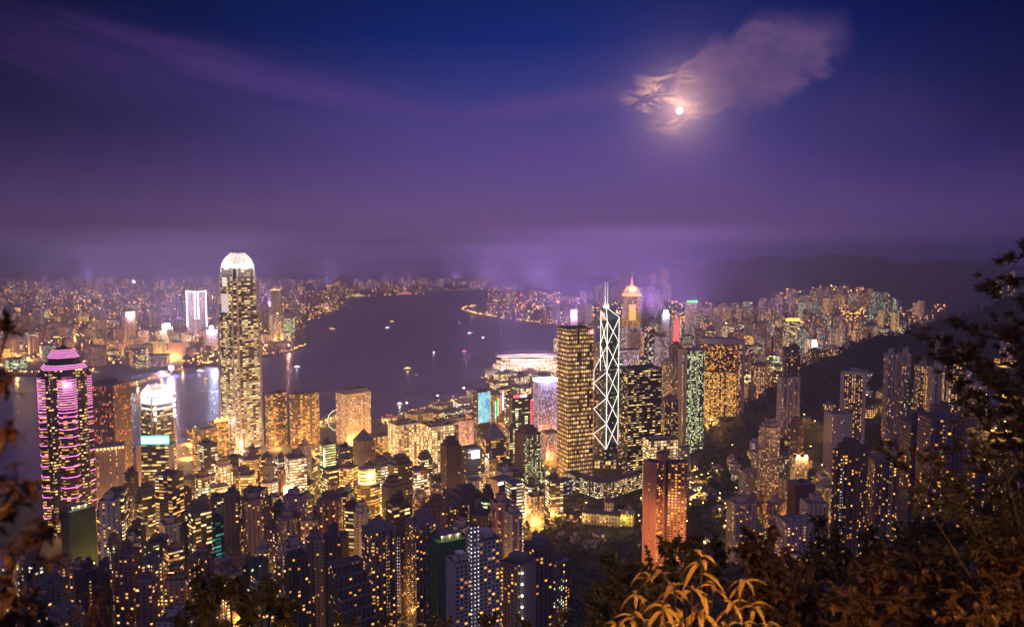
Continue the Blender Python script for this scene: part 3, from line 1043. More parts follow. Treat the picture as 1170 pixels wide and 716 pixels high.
T('office_tower', 554, 569, 518, 1060, 'stone', 'pale slab striped with vertical yellow light columns', OF, cw=5, fw=.45, fh=.9, lit=.8, la=PYE, wall=(.45, .38, .3), short='yellow-column slab')
r, W, D, H, P = T('office_tower', 609, 638, 431, 1640, 'lilac', 'lilac lit tower with a blue-white glowing roof rim', OF, roof='flat', sp=.2, short='lilac blue-rim tower', la=(.95, .6, .9), bri=1.1)
f = MB(); f.prism(rect(W * 1.02, D * 1.02), H - 2, H + 4, 0, None); f.build('rim_light', G_BLUE, r)
lamp_light('rim_lamp', r, (0, -D / 2 - 12, H + 6), 1.2e5, (.6, .62, 1))
T('office_tower', 617, 640, 489, 1480, 'rose', 'low pink-lit podium block left of the golden lattice tower', 'podium block', roof='cooling', lit=.75, short='low pink block')
T('office_tower', 683, 712, 404, 1980, 'office', 'blue-grey glass block glimpsed behind the white-braced tower', OF, wall=(.10, .12, .2), lit=.4, la=COOL, short='blue-grey block')
T('office_tower', 704, 730, 397, 2050, 'lilac', 'white-lit block between the braced tower and the spired tower', OF, roof='flat', wall=(.6, .55, .6), lit=.5, bri=1.3, short='white-lit block')
r, W, D, H, P = T('office_tower', 708, 756, 415, 1330, 'dark', 'broad black glass tower with broken yellow window strips', OF, sp=.22, yaw=30, roof='cooling', lit=.34, strip=.7, short='broad black tower', roofmat=ROOF)
T('office_tower', 737, 753, 377, 1850, 'dark', 'dark tower with cool white window dashes behind the broad black tower', OF, lb=COOL, la=WHT, lit=.45, short='dashed dark tower')
T('office_tower', 748, 764, 381, 1780, 'lilac', 'grey tower with fine white floor lines, right of the dashed dark tower', OF, wall=(.32, .30, .34), cw=2, fw=.8, fh=.4, lit=.6, short='white-lined grey tower')
T('office_tower', 765, 779, 391, 1900, 'flatd', 'narrow dim tower right of the white-lined grey tower', OF, lit=.2, short='narrow dim tower')
T('office_tower', 755, 773, 409, 1650, 'stone', 'grey slab with a pale right edge above the amber gap', OF, wall=(.30, .27, .26), lit=.3, sp=-.2, short='pale-edged grey slab')
T('office_tower', 754, 775, 451, 1450, 'stone', 'lower brown block with small square windows right of the broad black tower', OF, wall=(.16, .11, .10), lit=.35, short='lower brown block')
r, W, D, H, P = T('office_tower', 775, 805, 396, 1500, 'green', 'tower with two pale vertical piers and a black face dotted greenish white', OF, sp=.36, yaw=33, roof='cooling', blank=(3,), lit=.55, wall=(.34, .28, .28), glass=(.012, .014, .014),
                  short='pale-pier tower', fw=.85, fh=.6)
f = MB(); f.box(-W / 2 - .6, -D * .12, 0, 1.2, D * .22, H - 5); props(f.build('window_band', [FACADE], r), 'stone', lit=.6)
T('office_tower', 851, 864, 438, 1650, 'flatw', 'small plain pink-grey block right of the curved gold hotel', 'office block', lit=.12, short='small pink-grey block')
T('office_tower', 735, 774, 495, 1110, 'cream', 'cream stone block with wide lit bays behind the terracotta tower', 'office block', sp=.22, roof='cooling', wall=(.60, .48, .38), cw=5, fw=.8, lit=.85, bri=1.0, short='cream stone block')
T('office_tower', 773, 789, 508, 1140, 'cream', 'lower grey slatted block right of the cream stone block', 'office block', roof='flat', wall=(.5, .45, .42), cw=4, fh=.3, fw=1, lit=.3, short='slatted grey block')
r, W, D, H, P = T('office_tower', 558, 588, 541, 960, 'stone', 'stone-ended block with dark glass beside it and a small white roof sign', 'office block', sp=.4, yaw=40, blank=(3,), lit=.04, wall=(.50, .40, .32), glass=(.012, .012, .016), fw=1, fh=.9, roof='flat', short='stone-ended block')
sign(r, 'sign_panel', G_WHITE, -W * .4, -D / 2 - .6, H - 3, W * .3, 2.5)
T('office_tower', 577, 598, 546, 850, 'office', 'glassy office with white and yellow lit floors at the edge of the woods', OF, lit=.85, la=WHT, lb=PYE, wall=(.25, .22, .2), short='glassy lit office', roof='flat')
# ------------------------------------------------------------------ right of centre
T('apartment_tower', 866, 894, 479, 1000, 'flatw', 'tall slim beige apartment tower dotted all over with amber windows', AP, plan='cross', lit=.45, roof='step', short='amber-dotted slim tower', cw=3.2, ch=3.0, wall=(.40, .32, .29))
T('apartment_tower', 831, 863, 563, 790, 'flatw', 'pale stocky apartment tower with a domed water tank, by the dark treetops', AP, plan='teeth', lit=.3, roof='tank', short='pale stocky tower', wall=(.52, .44, .43))
r, W, D, H, P = T('apartment_block', 901, 931, 546, 850, 'flatb', 'windowless dark maroon block with a small dome on its roof', 'apartment block', blank=(0, 1, 2, 3), wall=(.12, .055, .05), roof='flat', short='domed maroon block')
f = MB()
for k in range(4):
    a0, a1 = math.pi / 2 * k / 4, math.pi / 2 * (k + 1) / 4
    f.prism(circle(W * .2 * math.cos(a0), 12), H + 1.6 + W * .2 * math.sin(a0), H + 1.6 + W * .2 * math.sin(a1), 0, 0, poly1=circle(W * .2 * math.cos(a1) + .01, 12))
f.build('dome', ROOF, r)
T('apartment_block', 888, 938, 583, 720, 'flatw', 'low white apartment block with a flat grey roof, at the tree line', 'apartment block', plan='teeth4', lit=.22, roof='cooling', sp=.25, short='low white block', wall=(.56, .49, .50), roofmat=ROOFB)
T('apartment_block', 915, 946, 563, 760, 'flatw', 'white stepped apartment block behind the low white block', 'apartment block', lit=.10, roof='plant', short='white stepped block', wall=(.58, .51, .53), roofmat=ROOFB)
r, W, D, H, P = T('apartment_block', 936, 946, 541, 900, 'flatw', 'narrow block whose whole front is a glowing pale screen wall', 'apartment block', roof='flat', lit=.0, short='glowing screen wall')
sign(r, 'lit_panel', glow('ivory_light', (1, .74, .42), .95), 0, -D / 2 - .5, 8, W * .9, H - 9)
r, W, D, H, P = T('apartment_block', 904, 923, 518, 960, 'stone', 'small block with two glaring floodlights on its roof', 'apartment block', roof='flat', lit=.5, wall=(.5, .4, .3), short='floodlit small block')
for s in (-1, 1):
    f = MB(); f.box(s * W * .3, -D / 2, H + 1.6, 3.2, 2, 3.0); f.build('floodlight', G_WARM, r)
    lamp_light('flood_lamp', r, (s * W * .3, -D / 2 - 4, H + 3), 2.2e4, (1, .55, .2))
r, W, D, H, P = T('apartment_tower', 963, 988, 423, 1150, 'flatb', 'tall apartment slab held in a pale portal frame around amber windows', AP, plan='box', roof='flat', lit=.5, sp=0, depth=22, short='portal-framed slab', cw=3.2, wall=(.16, .11, .12))
for s in (-1, 1):
    f = MB(); f.box(s * (W / 2 - 1.2), -D / 2 - .9, 0, 5.2, 2.6, H + 2); f.build('frame_post', WALL, r)["f_wall"] = (.46, .38, .38)
f = MB(); f.box(0, -D / 2 - .9, H - 2, W - 7.7, 2.6, 5); f.build('frame_beam', WALL, r)["f_wall"] = (.46, .38, .38)
f = MB(); f.prism(circle(8, 12), 0, 5, 0, 1); f.build('water_tank', CONC, r).location = (2, 2, H + 1.6)
T('apartment_block', 943, 973, 468, 1010, 'flatw', 'plain lilac-grey block before the portal-framed slab', 'apartment block', lit=.05, cw=3, roof='flat', wall=(.40, .35, .38), short='plain lilac block')
for (a, b, lab, sh) in ((1011, 1025, 'left of two slim pale towers standing against the dark ridge', 'left slim ridge tower'), (1027, 1041, 'right of two slim pale towers standing against the dark ridge', 'right slim ridge tower')):
    T('apartment_tower', a, b, 400, 1150, 'flatw', lab, AP, plan='teeth', lit=.16, roof='plant', group='slim twin towers by the ridge', short=sh, wall=(.44, .36, .38))
r, W, D, H, P = T('apartment_tower', 1046, 1064, 412, 1040, 'flat', 'apartment tower with stacked glowing orange stair lights', AP, plan='teeth', lit=.42, short='orange-stair tower', la=GLD)
f = MB(); f.box(0, -D / 2 - .6, 10, 3, 1, H - 14); props(f.build('stair_window', [FACADE], r), 'stair', cw=3, la=GLD, lb=AMB, bri=1.6)
r, W, D, H, P = T('apartment_tower', 1062, 1079, 416, 1010, 'flatw', 'pale apartment tower with one straight golden light strip down its right side', AP, plan='teeth', lit=.15, short='gold-strip tower')
f = MB(); f.box(W * .36, -D / 2 - .6, 10, 2.6, 1, H - 14); props(f.build('stair_window', [FACADE], r), 'stair', cw=2.6, la=AMB, lb=PYE, bri=1.3)
T('apartment_tower', 1035, 1050, 430, 1080, 'flatd', 'dim tower with green and yellow windows left of the orange-stair tower', AP, plan='teeth', lit=.35, la=GRN, lb=AMB, short='green-yellow dim tower')
r, W, D, H, P = T('apartment_tower', 889, 914, 428, 1290, 'flatw', 'grey grid apartment slab rising from dark trees with a gold-lit base', AP, plan='teeth4', lit=.14, roof='flat', short='grey grid slab', sp=.2)
T('apartment_tower', 893, 916, 393, 1390, 'flatd', 'bluish tower directly behind the grey grid slab', AP, plan='cross', lit=.25, lb=COOL, short='bluish tower')


def zat(py, Y, px=585):
    return at_y(px, py, Y).z


def wallprops(o, c):
    o["f_wall"] = c
    return o


# ------------------------------------------------------------------ pink striped tower
Y = 1050
c = at_y(73, 420, Y)
zb = gz(c.x, Y) - 2
r = tag(empty('office_tower', (c.x, Y, zb), -math.atan2(c.x, Y) + .10), 'dark octagonal tower striped with pink and magenta light bands and a tiered pink roof', 'office tower')
FOOT.append((c.x, Y, 40)); ANCHORS.append((73, 400, Y, 'pink striped tower', r))
HB = zat(420, Y) - zb
W = 49.0
f = MB(); f.prism(cham(W, W, 4), 0, HB, 0, 1)
props(f.build('wall', [FACADE, ROOF], r), 'dark', cw=3.0, ch=4.0, fw=.8, fh=.5, lit=.30, la=(1, .62, .2), lb=PYE, wall=(.03, .02, .025))
bay = [(-11.5, -W / 2 + .2), (-6.5, -W / 2 - 7.5), (6.5, -W / 2 - 7.5), (11.5, -W / 2 + .2)]
for k in range(4):
    rot = lambda P, q=k: [(x * math.cos(q * math.pi / 2) - y * math.sin(q * math.pi / 2), x * math.sin(q * math.pi / 2) + y * math.cos(q * math.pi / 2)) for x, y in P]
    bp = rot(bay)
    hb = HB - 8
    f = MB(); f.prism(bp, 0, hb, 0, 1)
    tip = rot([(0, -W / 2 + .2)])[0]
    for i in range(3):
        a, b = bp[i], bp[i + 1]
        f.face([(a[0], a[1], hb), (b[0], b[1], hb), (tip[0], tip[1], hb + 10)], None, 1)
    b_ = f.build('bay', [FACADE, DARK], r)
    props(b_, 'dark', lit=.34, la=AMB, lb=PYE, wall=(.06, .02, .04))
    if k == 2: continue
    big = [(x * 1.0 + (0.5 if x > 0 else -.5), y + (.5 if y > 0 else -.5)) for x, y in bp]
    z = hb - 1.5
    for i in range(26):
        if i < 13: gap, t_, mm = 3.3, (1.0 if i % 3 else .8), (G_PINKP if i % 3 else G_PINK)
        else: gap, t_, mm = min(14.5, 4.5 + (i - 13) * 1.6), .9, G_PINK
        z -= gap
        if z < 20: break
        f = MB(); f.prism(big, z - t_, z, 0, 0); f.build('light_band', mm, b_)
z = HB
for (s0, s1, h, n) in ((1.10, .90, 7, 3), (.74, .74, 8, 0), (.76, .46, 12, 5)):
    f = MB(); f.prism(scale_poly(cham(W, W, 12), s0), z, z + h, 0, 0, True, poly1=scale_poly(cham(W, W, 12), s1)); t_ = f.build('roof_tier', DARK, r)
    for i in range(n):
        q = (i + .5) / n
        sc = s0 + (s1 - s0) * q
        f = MB(); f.prism(scale_poly(cham(W, W, 12), sc + .02), z + h * q - .6, z + h * q + .5, 0, 0); f.build('light_band', G_PINK if i % 2 else G_PINKP, t_)
    z += h
f = MB(); f.prism(circle(6, 10), z, z + 4, 0, 0, poly1=circle(3, 10)); f.bar((0, 0, z + 4), (0, 0, z + 16), .6, 6); f.build('antenna', DARK, r)
lamp_light('pink_lamp', r, (0, -W * .75, HB - 20), 6e4, (1, .25, .65))
# ------------------------------------------------------------------ the two crowned towers


def crowned(x0, x1, ybase, Y, ztop, zb, label, short, stages, crown_h, topw, lit, white_from, yaw, fins):
    p = at_y((x0 + x1) / 2, ybase, Y)
    W = (x1 - x0) / FPX * Y * .995
    r = tag(empty('office_tower', (p.x, Y, zb), -math.atan2(p.x, Y) + yaw), label, 'office tower')
    FOOT.append((p.x, Y, W * .7)); ANCHORS.append(((x0 + x1) / 2, 300, Y, short, r))
    H = ztop - zb - crown_h
    prev = 0
    for i, (zf, sc) in enumerate(stages):
        z1 = H * zf
        f = MB(); f.prism(cham(W * sc, W * sc, W * .10), prev, z1, 0, 1)
        o = f.build('shaft', [FACADE, ROOF], r)
        props(o, 'office', cw=7.0, ch=4.4, fw=.95, fh=.5, lit=lit[i], strip=.8, bri=1.25, la=PYE, lb=WHT, wall=(.16, .14, .13), seed=.37)
        for sx in (-1, 1):
            for sy in (-1, 1):
                f = MB()
                f.box(sx * W * sc * .385, sy * (W * sc / 2 + .2), prev, W * .05, 1.4, z1 - prev)
                wallprops(f.build('corner_rib', WALL, r), (.52, .44, .42))
                f = MB()
                f.box(sx * (W * sc / 2 + .2), sy * W * sc * .385, prev, 1.4, W * .05, z1 - prev)
                wallprops(f.build('corner_rib', WALL, r), (.52, .44, .42))
        prev = z1
    sc = stages[-1][1]
    f = MB(); f.prism(cham(W * sc * .9, W * sc * .9, W * .08), H, H + crown_h * .30, 0, 0); f.build('light_ring', G_WHITE, r)
    f = MB(); f.prism(cham(W * sc * .5, W * sc * .5, W * .06), H + crown_h * .30, H + crown_h * .66, 0, 1); f.build('lantern', [CONC, CONC], r)
    k = 0
    base = cham(W * sc, W * sc, W * .10)
    for i in range(8):
        a, b = base[i], base[(i + 1) % 8]
        n = fins if i % 2 == 0 else 2
        for j in range(n):
            t = (j + .5) / n
            x, y = a[0] + (b[0] - a[0]) * t, a[1] + (b[1] - a[1]) * t
            f = MB()
            q = [(1.0, 0), (.985, .2), (.88, .5), (.72, .8), (topw, 1.0 + .07 * ((j * 7 + i) % 3))]
            for (s0, h0), (s1, h1) in zip(q, q[1:]):
                f.bar((x * s0, y * s0, H + crown_h * h0), (x * s1, y * s1, H + crown_h * h1), W * .014, 4, 0, W * .012)
            f.build('crown_fin', G_FIN, r)
    for q in range(4):
        a = q * math.pi / 2
        lamp_light('crown_lamp', r, (W * .62 * math.sin(a), -W * .62 * math.cos(a), H + crown_h * .2), 9e4, (1, .9, .8))
    return r, W, H


G_FIN = glow("fin_glow", (1.0, .82, .66), 1.15)  # fins emit by themselves, standing in for floodlight falling on them
b = at_z(278, 512, 4)
r, W, H = crowned(259.5, 295.5, 512, b.y + 22, zat(291, b.y + 22), 4, 'tallest tower, tapering bronze and white, with a glowing white crown of fins', 'tallest tower',
                  [(.50, 1.0), (.74, .965), (.88, .91), (.955, .86), (1.0, .80)], 27, .42, [.74, .66, .56, .42, .30], 0, .60, 9)
for a in (-1, 1):
    lamp_light('base_lamp', r, (a * W * .45, -W * .66, 14), 6e4, (1, .72, .6), 3)
    q = MB(); q.box(a * W * .45, -W * .66, 0, 3, 3, 4); q.build('uplight', G_WHITE, r)
lamp_light('base_lamp', r, (-W * .7, -W * .1, 60), 9e4, (1, .75, .62), 3)
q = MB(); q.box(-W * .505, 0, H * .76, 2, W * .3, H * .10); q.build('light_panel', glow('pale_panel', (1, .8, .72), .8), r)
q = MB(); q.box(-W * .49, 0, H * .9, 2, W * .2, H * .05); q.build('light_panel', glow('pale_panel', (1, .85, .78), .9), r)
r, W, H = crowned(168.5, 198, 560, 1400, zat(440, 1400), 4, 'shorter crowned tower with dazzling white upper floors, behind the teal sign', 'shorter crowned tower',
                  [(.60, 1.0), (.80, .98), (1.0, .92)], 17, .55, [.5, .55, .3], 0, .56, 8)
for zf, hh in ((.90, .045), (.955, .03), (.83, .02)):
    q = MB(); q.prism(cham(W * (.93 if zf > .8 else .99), W * (.93 if zf > .8 else .99), W * .1), H * zf, H * zf + H * hh, 0, None); q.build('light_band', glow('white_floor', (1, .93, .82), 1.6), r)
for a in (-1, 1):
    for k in range(4):
        q = MB(); q.box(a * W * .41, -W * .5, H * (.70 + .07 * k), 4, 2, H * .035); q.build('corner_light', G_WHITE, r)
lamp_light('flood_lamp', r, (0, -W * .9, H * .93), 5e4, (1, .95, .85))
# ------------------------------------------------------------------ golden lattice tower
Y = 1330
r, W, D, H, P = T('office_tower', 637, 678, 371, Y, 'gold', 'tall square golden lattice tower with rows of lamp-lit windows and a red corner sign', 'office tower', sp=.31, yaw=28, roof='cooling', short='golden lattice tower',
                  cw=4.0, ch=7.4, fw=.70, fh=.58, lit=1.2, strip=0, bri=.85, sash=.75, la=(1, .50, .13), lb=(1, .64, .26), wall=(.14, .09, .055), roofmat=ROOF)
f = MB()
for i in range(int(H / 7.4)):
    f.prism(rect(W + 1.4, D + 1.4), i * 7.4 - .1, i * 7.4 + 1.0, 0, 0, True)
wallprops(f.build('floor_ledge', WALL, r), (.16, .11, .07))
sign(r, 'sign_panel', G_RED, W * .40, -D / 2 - 1, H - 9, W * .2, 7)
sign(r, 'sign_emblem', G_WHITE, W * .40, -D / 2 - 1.8, H - 7, W * .09, 2.6, .6)
# ------------------------------------------------------------------ white-braced tower
Y = 1400
pB = at_y(694, 367, Y)
zb = zat(531, Y)
px = Y / FPX
r = tag(empty('office_tower', (pB.x, Y, zb), -math.atan2(pB.x, Y)), 'faceted dark glass tower wrapped in glowing white diagonal braces with two white masts', 'office tower')
FOOT.append((pB.x, Y + 15, 34)); ANCHORS.append((694, 352, Y, 'white-braced tower', r))
zz = lambda py: zat(py, Y) - zb
B = (0, 0)
C = (13.2 * px, 19.0)
A = (-14.6 * px, 12.0)
A2 = (-7.2 * px, 7.0)
O = (-1.4 * px, 26.0)
A3 = (-6.4 * px, 30)
zt, zc, zo = zz(367), zz(363), zz(351)
f = MB()


def tri(poly, z0, tops, m=0):
    n = len(poly); u = 0
    for i in range(n):
        a, b_ = poly[i], poly[(i + 1) % n]
        L = math.hypot(b_[0] - a[0], b_[1] - a[1])
        f.face([(*a, z0), (*b_, z0), (*b_, tops[(i + 1) % n]), (*a, tops[i])], [(u, z0), (u + L, z0), (u + L, tops[(i + 1) % n]), (u, tops[i])], m)
        u += L
    f.face([(*p, t) for p, t in zip(poly, tops)], None, 1)


pr = dict(cw=2.6, ch=4.0, fw=.9, fh=.35, lit=.13, strip=.5, bri=1.0, wall=(.05, .06, .055), glass=(.03, .04, .04))
tri([B, C, O], 0, [zt, zc, zo]); s1 = props(f.build('shaft', [FACADE, paint('glass_roof', (.03, .05, .05), .2)], r), 'green', **pr)
f = MB(); tri([A2, B, O, A3], 0, [zz(356), zt + 1, zo - .5, zz(352)]); props(f.build('shaft', [FACADE, ROOF], r), 'green', **pr)
f = MB(); tri([A, (-.6, .6), (-2, 25), (A[0] + 1, 30)], 0, [zz(424), zz(395), zz(397), zz(423)]); props(f.build('shaft', [FACADE, ROOF], r), 'green', **dict(pr, lit=.3, bri=.8, la=(1, .6, .3)))
q = MB(); q.face([(A2[0] - .8, A2[1] - .9, zz(366)), (A2[0] * .35, -.2 + A2[1] * .35 - .6, zz(366)), (A2[0] * .5, A2[1] * .5 - .6, zz(357)), (A2[0] - .8, A2[1] - .9, zz(357))])
q.face([(A2[0] - .8, A2[1] - .5, zz(357)), (A2[0] * .5, A2[1] * .5 - .2, zz(357)), (A2[0] * .35, A2[1] * .35 - .2, zz(366)), (A2[0] - .8, A2[1] - .5, zz(366))])
q.build('orange_panel', glow('orange_panel', (1, .42, .12), .8), r)
nodes = [367, 394.5, 424.5, 454.5, 484, 513]
br = lambda p0, z0, p1, z1, w_=.6: MB_bar(r, p0, z0, p1, z1, w_)


def MB_bar(r, p0, z0, p1, z1, w_):
    q = MB(); q.bar((p0[0], p0[1] - .9, z0), (p1[0], p1[1] - .9, z1), w_, 5)
    q.build('brace', G_BRACE, r)


Cx = (C[0] + .5, C[1] - .5)
Ax = (A2[0] - .6, A2[1] - .4)
AAx = (A[0] - .6, A[1] - .4)
for i in range(5):
    z0, z1 = zz(nodes[i]), zz(nodes[i + 1])
    e0, e1 = zz(nodes[i] - 3.2), zz(nodes[i + 1] - 3.2)
    br(B, z0, Cx, e1); br(Cx, e0, B, z1)
    if i == 0: br(B, z0, Ax, z1 + 2); br(Ax, z0 + 1, B, z1)
    elif i == 1: br(B, z0, AAx, zz(424)); br(Ax, z0, B, z1)
    else: br(B, z0, AAx, zz((nodes[i] + nodes[i + 1]) / 2 - 1)); br(AAx, zz((nodes[i] + nodes[i + 1]) / 2 - 1), B, z1)
br(B, zt, B, zz(513), .8); br(Cx, zc, Cx, zz(507)); br(Ax, zz(357), Ax, zz(424)); br(AAx, zz(424), AAx, zz(447))
br(B, zt, Ax, zz(356)); br((O[0], O[1] - 26), zo, B, zt); br((O[0], 0), zo, Cx, zc)
q = MB(); q.prism(circle(4.5, 12), zo - 2, zo + 3, 0, 0); q.build('crown_light', G_WHITE, r).location = (O[0], O[1] * .3, 0)
for dx_ in (-1.3 * px, 1.4 * px):
    q = MB(); q.bar((O[0] + dx_, 14, zo), (O[0] + dx_, 14, zz(322)), .55, 6, 0, .4); q.build('mast', glow('mast_light', (1, .93, .95), 1.1), r)
    q = MB(); q.bar((O[0] + dx_, 14, zz(322)), (O[0] + dx_, 14, zz(309)), .4, 6, 0, .15); q.build('mast_tip', STEEL, r)
q = MB(); q.box(-1, 17, -14, 40, 36, 20); props(q.build('podium', [FACADE], r), 'cream', wall=(.5, .42, .32), ch=7, cw=5, lit=.7)
lamp_light('crown_lamp', r, (O[0], -6, zo + 10), 1.1e5, (1, .95, .95))
# ------------------------------------------------------------------ spired tower with gold lantern
Y = 2600
p = at_y(721, 400, Y)
r = tag(empty('office_tower', (p.x, Y, 3)), 'spired tower with a gold stepped crown and a glowing amber panel on its shaft', 'office tower')
FOOT.append((p.x, Y, 45)); ANCHORS.append((721, 318, Y, 'spired tower', r))
z = lambda py: zat(py, Y) - 3
W = 60
f = MB(); f.prism(cham(W * 1.12, W * .9, 12), 0, z(373), 0, 1); props(f.build('wall', [FACADE, ROOF], r), 'lilac', lit=.5, strip=.3, cw=3, ch=4, fw=.9, fh=.5, wall=(.28, .25, .3), bri=.9)
f = MB(); f.prism(cham(W, W * .85, 14), z(373), z(338), 0, 1); props(f.build('shaft', [FACADE, ROOF], r), 'gold', lit=.7, cw=3, ch=4, fw=.85, fh=.5, bri=1.1)
f = MB(); f.box(-W * .02, -W * .43 - 1, z(365), W * .36, 2, z(347) - z(365)); f.build('amber_panel', glow('amber_panel', (1, .42, .08), 1.6), r)
for i, (a, b_, s0, s1) in enumerate(((338, 335, 1.06, 1.0), (335, 331, .92, .86), (331, 327, .76, .52), (327, 324, .4, .12))):
    f = MB(); f.prism(scale_poly(cham(W, W * .85, 14), s0), z(a), z(b_), 0, 0, True, poly1=scale_poly(cham(W, W * .85, 14), s1)); f.build('crown_tier', (glow('crown_gold', (1, .46, .12), 1.5), glow('crown_rose', (1, .55, .3), .7))[i % 2], r)
f = MB(); f.bar((0, 0, z(324)), (0, 0, z(318)), 4, 8, 0, 2.5); f.build('spire_base', glow('red_gold', (1, .3, .2), 1.2), r)
f = MB(); f.bar((0, 0, z(318)), (0, 0, z(305)), 1.8, 6, 0, .5); f.build('spire', PALE, r)
lamp_light('crown_lamp', r, (0, -30, z(328)), 8e4, (1, .62, .4))
# ------------------------------------------------------------------ curved gold hotel
Y = 1560
p = at_y(821, 420, Y)
zb = zat(474, Y)
r = tag(empty('hotel_tower', (p.x, Y, zb), -math.atan2(p.x, Y)), 'broad curved gold hotel with a pale cap band and a pale end wing', 'hotel')
FOOT.append((p.x, Y, 48)); ANCHORS.append((821, 385, Y, 'curved gold hotel', r))
z = lambda py: zat(py, Y) - zb
W = 40 * Y / FPX
arc = [(-W / 2 + W * i / 10, -9 * (1 - ((i - 5) / 5) ** 2) - 4) for i in range(11)]
pl = arc + [(W / 2, 22), (-W / 2, 22)]
f = MB(); f.prism(pl, 0, z(424), 0, 1); props(f.build('wall', [FACADE, ROOF], r), 'gold', lit=.82, cw=3.2, ch=3.6, fw=.85, fh=.6, bri=1.25, la=GLD, lb=PYE, wall=(.30, .22, .13))
f = MB(); f.prism(pl, z(422), z(393), 0, 1); props(f.build('upper_wall', [FACADE, ROOF], r), 'gold', lit=.4, cw=3.2, ch=3.6, fw=.85, fh=.6, la=GLD, lb=AMB, wall=(.22, .15, .11))
pb = [(x * 1.02, y * 1.06 - .5) for x, y in pl]
f = MB(); f.prism(pb, z(392.6), z(386), 0, 1, True); wallprops(f.build('cap_band', [WALL, ROOFB], r), (.52, .44, .47))
f = MB(); f.prism(scale_poly(pl, .98), z(424), z(422), 0, None); f.build('dark_band', DARK, r)
f = MB(); f.box(W / 2 + 8, 6, 0, 15, 28, z(388)); wallprops(f.build('end_wing', WALL, r), (.46, .36, .35))
f = MB(); f.box(W / 2 + 5.5, -8.8, 8, 8, 1.2, z(393) - 8); props(f.build('wing_window', [FACADE], r), 'gold', lit=.7, la=(1, .35, .2), cw=2.7)
# ------------------------------------------------------------------ terracotta tower
Y = 760
p = at_y(760, 530, Y)
zb = gz(p.x, Y) - 6
r = tag(empty('apartment_tower', (p.x, Y, zb)), 'terracotta red apartment tower in orange light with two slabs and a taller lift core', 'apartment tower')
FOOT.append((p.x, Y, 30)); ANCHORS.append((760, 514, Y, 'terracotta tower', r))
TC = (.56, .27, .17)


def sub(nm, x0, x1, yt, Y, sp, yaw, style, blank=(), depth=None, **kw):
    X, Yc, top, W, D, rz = frame(x0, x1, yt, Y, sp, yaw, depth)
    q = MB(); q.prism(rect(W, D), 0, top - zb, 0, 1, sides=[1 if i in blank else 0 for i in range(4)])
    o = q.build(nm, [FACADE, WALL, ROOF], r, (X - p.x, Yc - Y0, 0), rz)
    me = o.data
    for po in me.polygons:
        if abs(po.normal.z) > .9: po.material_index = 2
    props(o, style, **dict(kw, wall=kw.get('wall', TC)))
    return o, W, D, top - zb


Y0 = Y
o_, w_, d_, h_ = sub('slab_wing', 735, 758, 523, Y, .66, 48, 'flat', (3,), lit=.34, la=GLD, lb=AMB, cw=3, fw=.62, bri=1.5)
q = MB(); q.box(-w_ / 2 - .2, -d_ * .08, 2, .5, d_ * .2, h_ - 6); k_ = props(q.build('window_column', [FACADE], r), 'flat', cw=d_ * .2, fw=.3, fh=.42, lit=.22, la=AMB, wall=TC)
k_.location = o_.location; k_.rotation_euler = o_.rotation_euler
sub('slab_wing', 761, 785, 524, Y + 14, .0, 0, 'flat', (), depth=16, lit=.30, la=GLD, lb=AMB, cw=3.4, fw=.60, fh=.55)
sub('lift_core', 750, 764, 514, Y + 8, .45, 45, 'flat', (0, 1, 2, 3))
q = MB(); q.box(-.2, -9.6, 0, 2.2, 1.0, zat(523, Y) - zb); q.build('dark_slot', DARK, r)
for (lx, ly, lz, pw) in ((-95, -52, 74, 1.7e5), (-10, -80, 66, 2.2e5), (40, -64, 58, 1.6e5)):
    l_ = lamp_light('flood_lamp', r, (lx, ly, lz), pw, (1, .44, .17), 2)
    ld = bpy.data.lights.new('flood_lamp', 'SPOT'); ld.energy = pw * 1.1; ld.color = (1, .44, .17); ld.spot_size = R(66); ld.spot_blend = .8; ld.shadow_soft_size = 2
    l_.data = ld
    l_.rotation_euler = (Vector((0, 6, 66)) - Vector((lx, ly, lz))).to_track_quat('-Z', 'Y').to_euler()
# ------------------------------------------------------------------ mansion and long low offices
Y = 1010
p = at_y(694, 585, Y)
zb = zat(592, Y)
r = tag(empty('mansion', (p.x, Y, zb), -.25), 'low white colonial mansion with a square tower, lit yellow, ringed by dark trees', 'mansion')
FOOT.append((p.x, Y, 40)); ANCHORS.append((694, 560, Y, 'white mansion', r))
f = MB(); f.box(-8, 0, -8, 50, 16, 16); props(f.build('wall', [FACADE], r), 'stone', cw=4, ch=5, lit=.3, wall=(.62, .56, .5))
f = MB(); f.box(24, 6, -8, 22, 18, 17); props(f.build('wing', [FACADE], r), 'stone', cw=4, ch=5, lit=.5, la=AMB, wall=(.6, .5, .35))
f = MB(); f.prism(rect(53, 19, -8, 0), 8, 13, 0, 0, True, poly1=rect(40, 2, -8, 0)); f.build('roof', ROOF, r)
f = MB(); f.box(2, 2, -8, 11, 11, 32); props(f.build('tower', [FACADE], r), 'stone', cw=3.6, ch=5, lit=.15, wall=(.62, .56, .52)); 
f = MB(); f.prism(rect(13, 13, 2, 2), 24, 29, 0, 0, True, poly1=rect(3, 3, 2, 2)); f.build('tower_roof', ROOF, r)
for (lx, ly, cc, pw) in ((-34, -14, (1, .6, .12), 1.2e4), (24, -10, (.9, .8, .1), 1.4e4), (0, -22, (1, .55, .15), 9e3), (44, -8, (1, .6, .12), 1e4)):
    lamp_light('garden_lamp', r, (lx, ly, 4), pw, cc, 1)
    q = MB(); q.bar((lx, ly, -6), (lx, ly, 3.4), .2, 5); q.bar((lx, ly, 3.4), (lx, ly, 4.2), .7, 6, 1); q.build('lamp', [DARK, G_WARM], r)


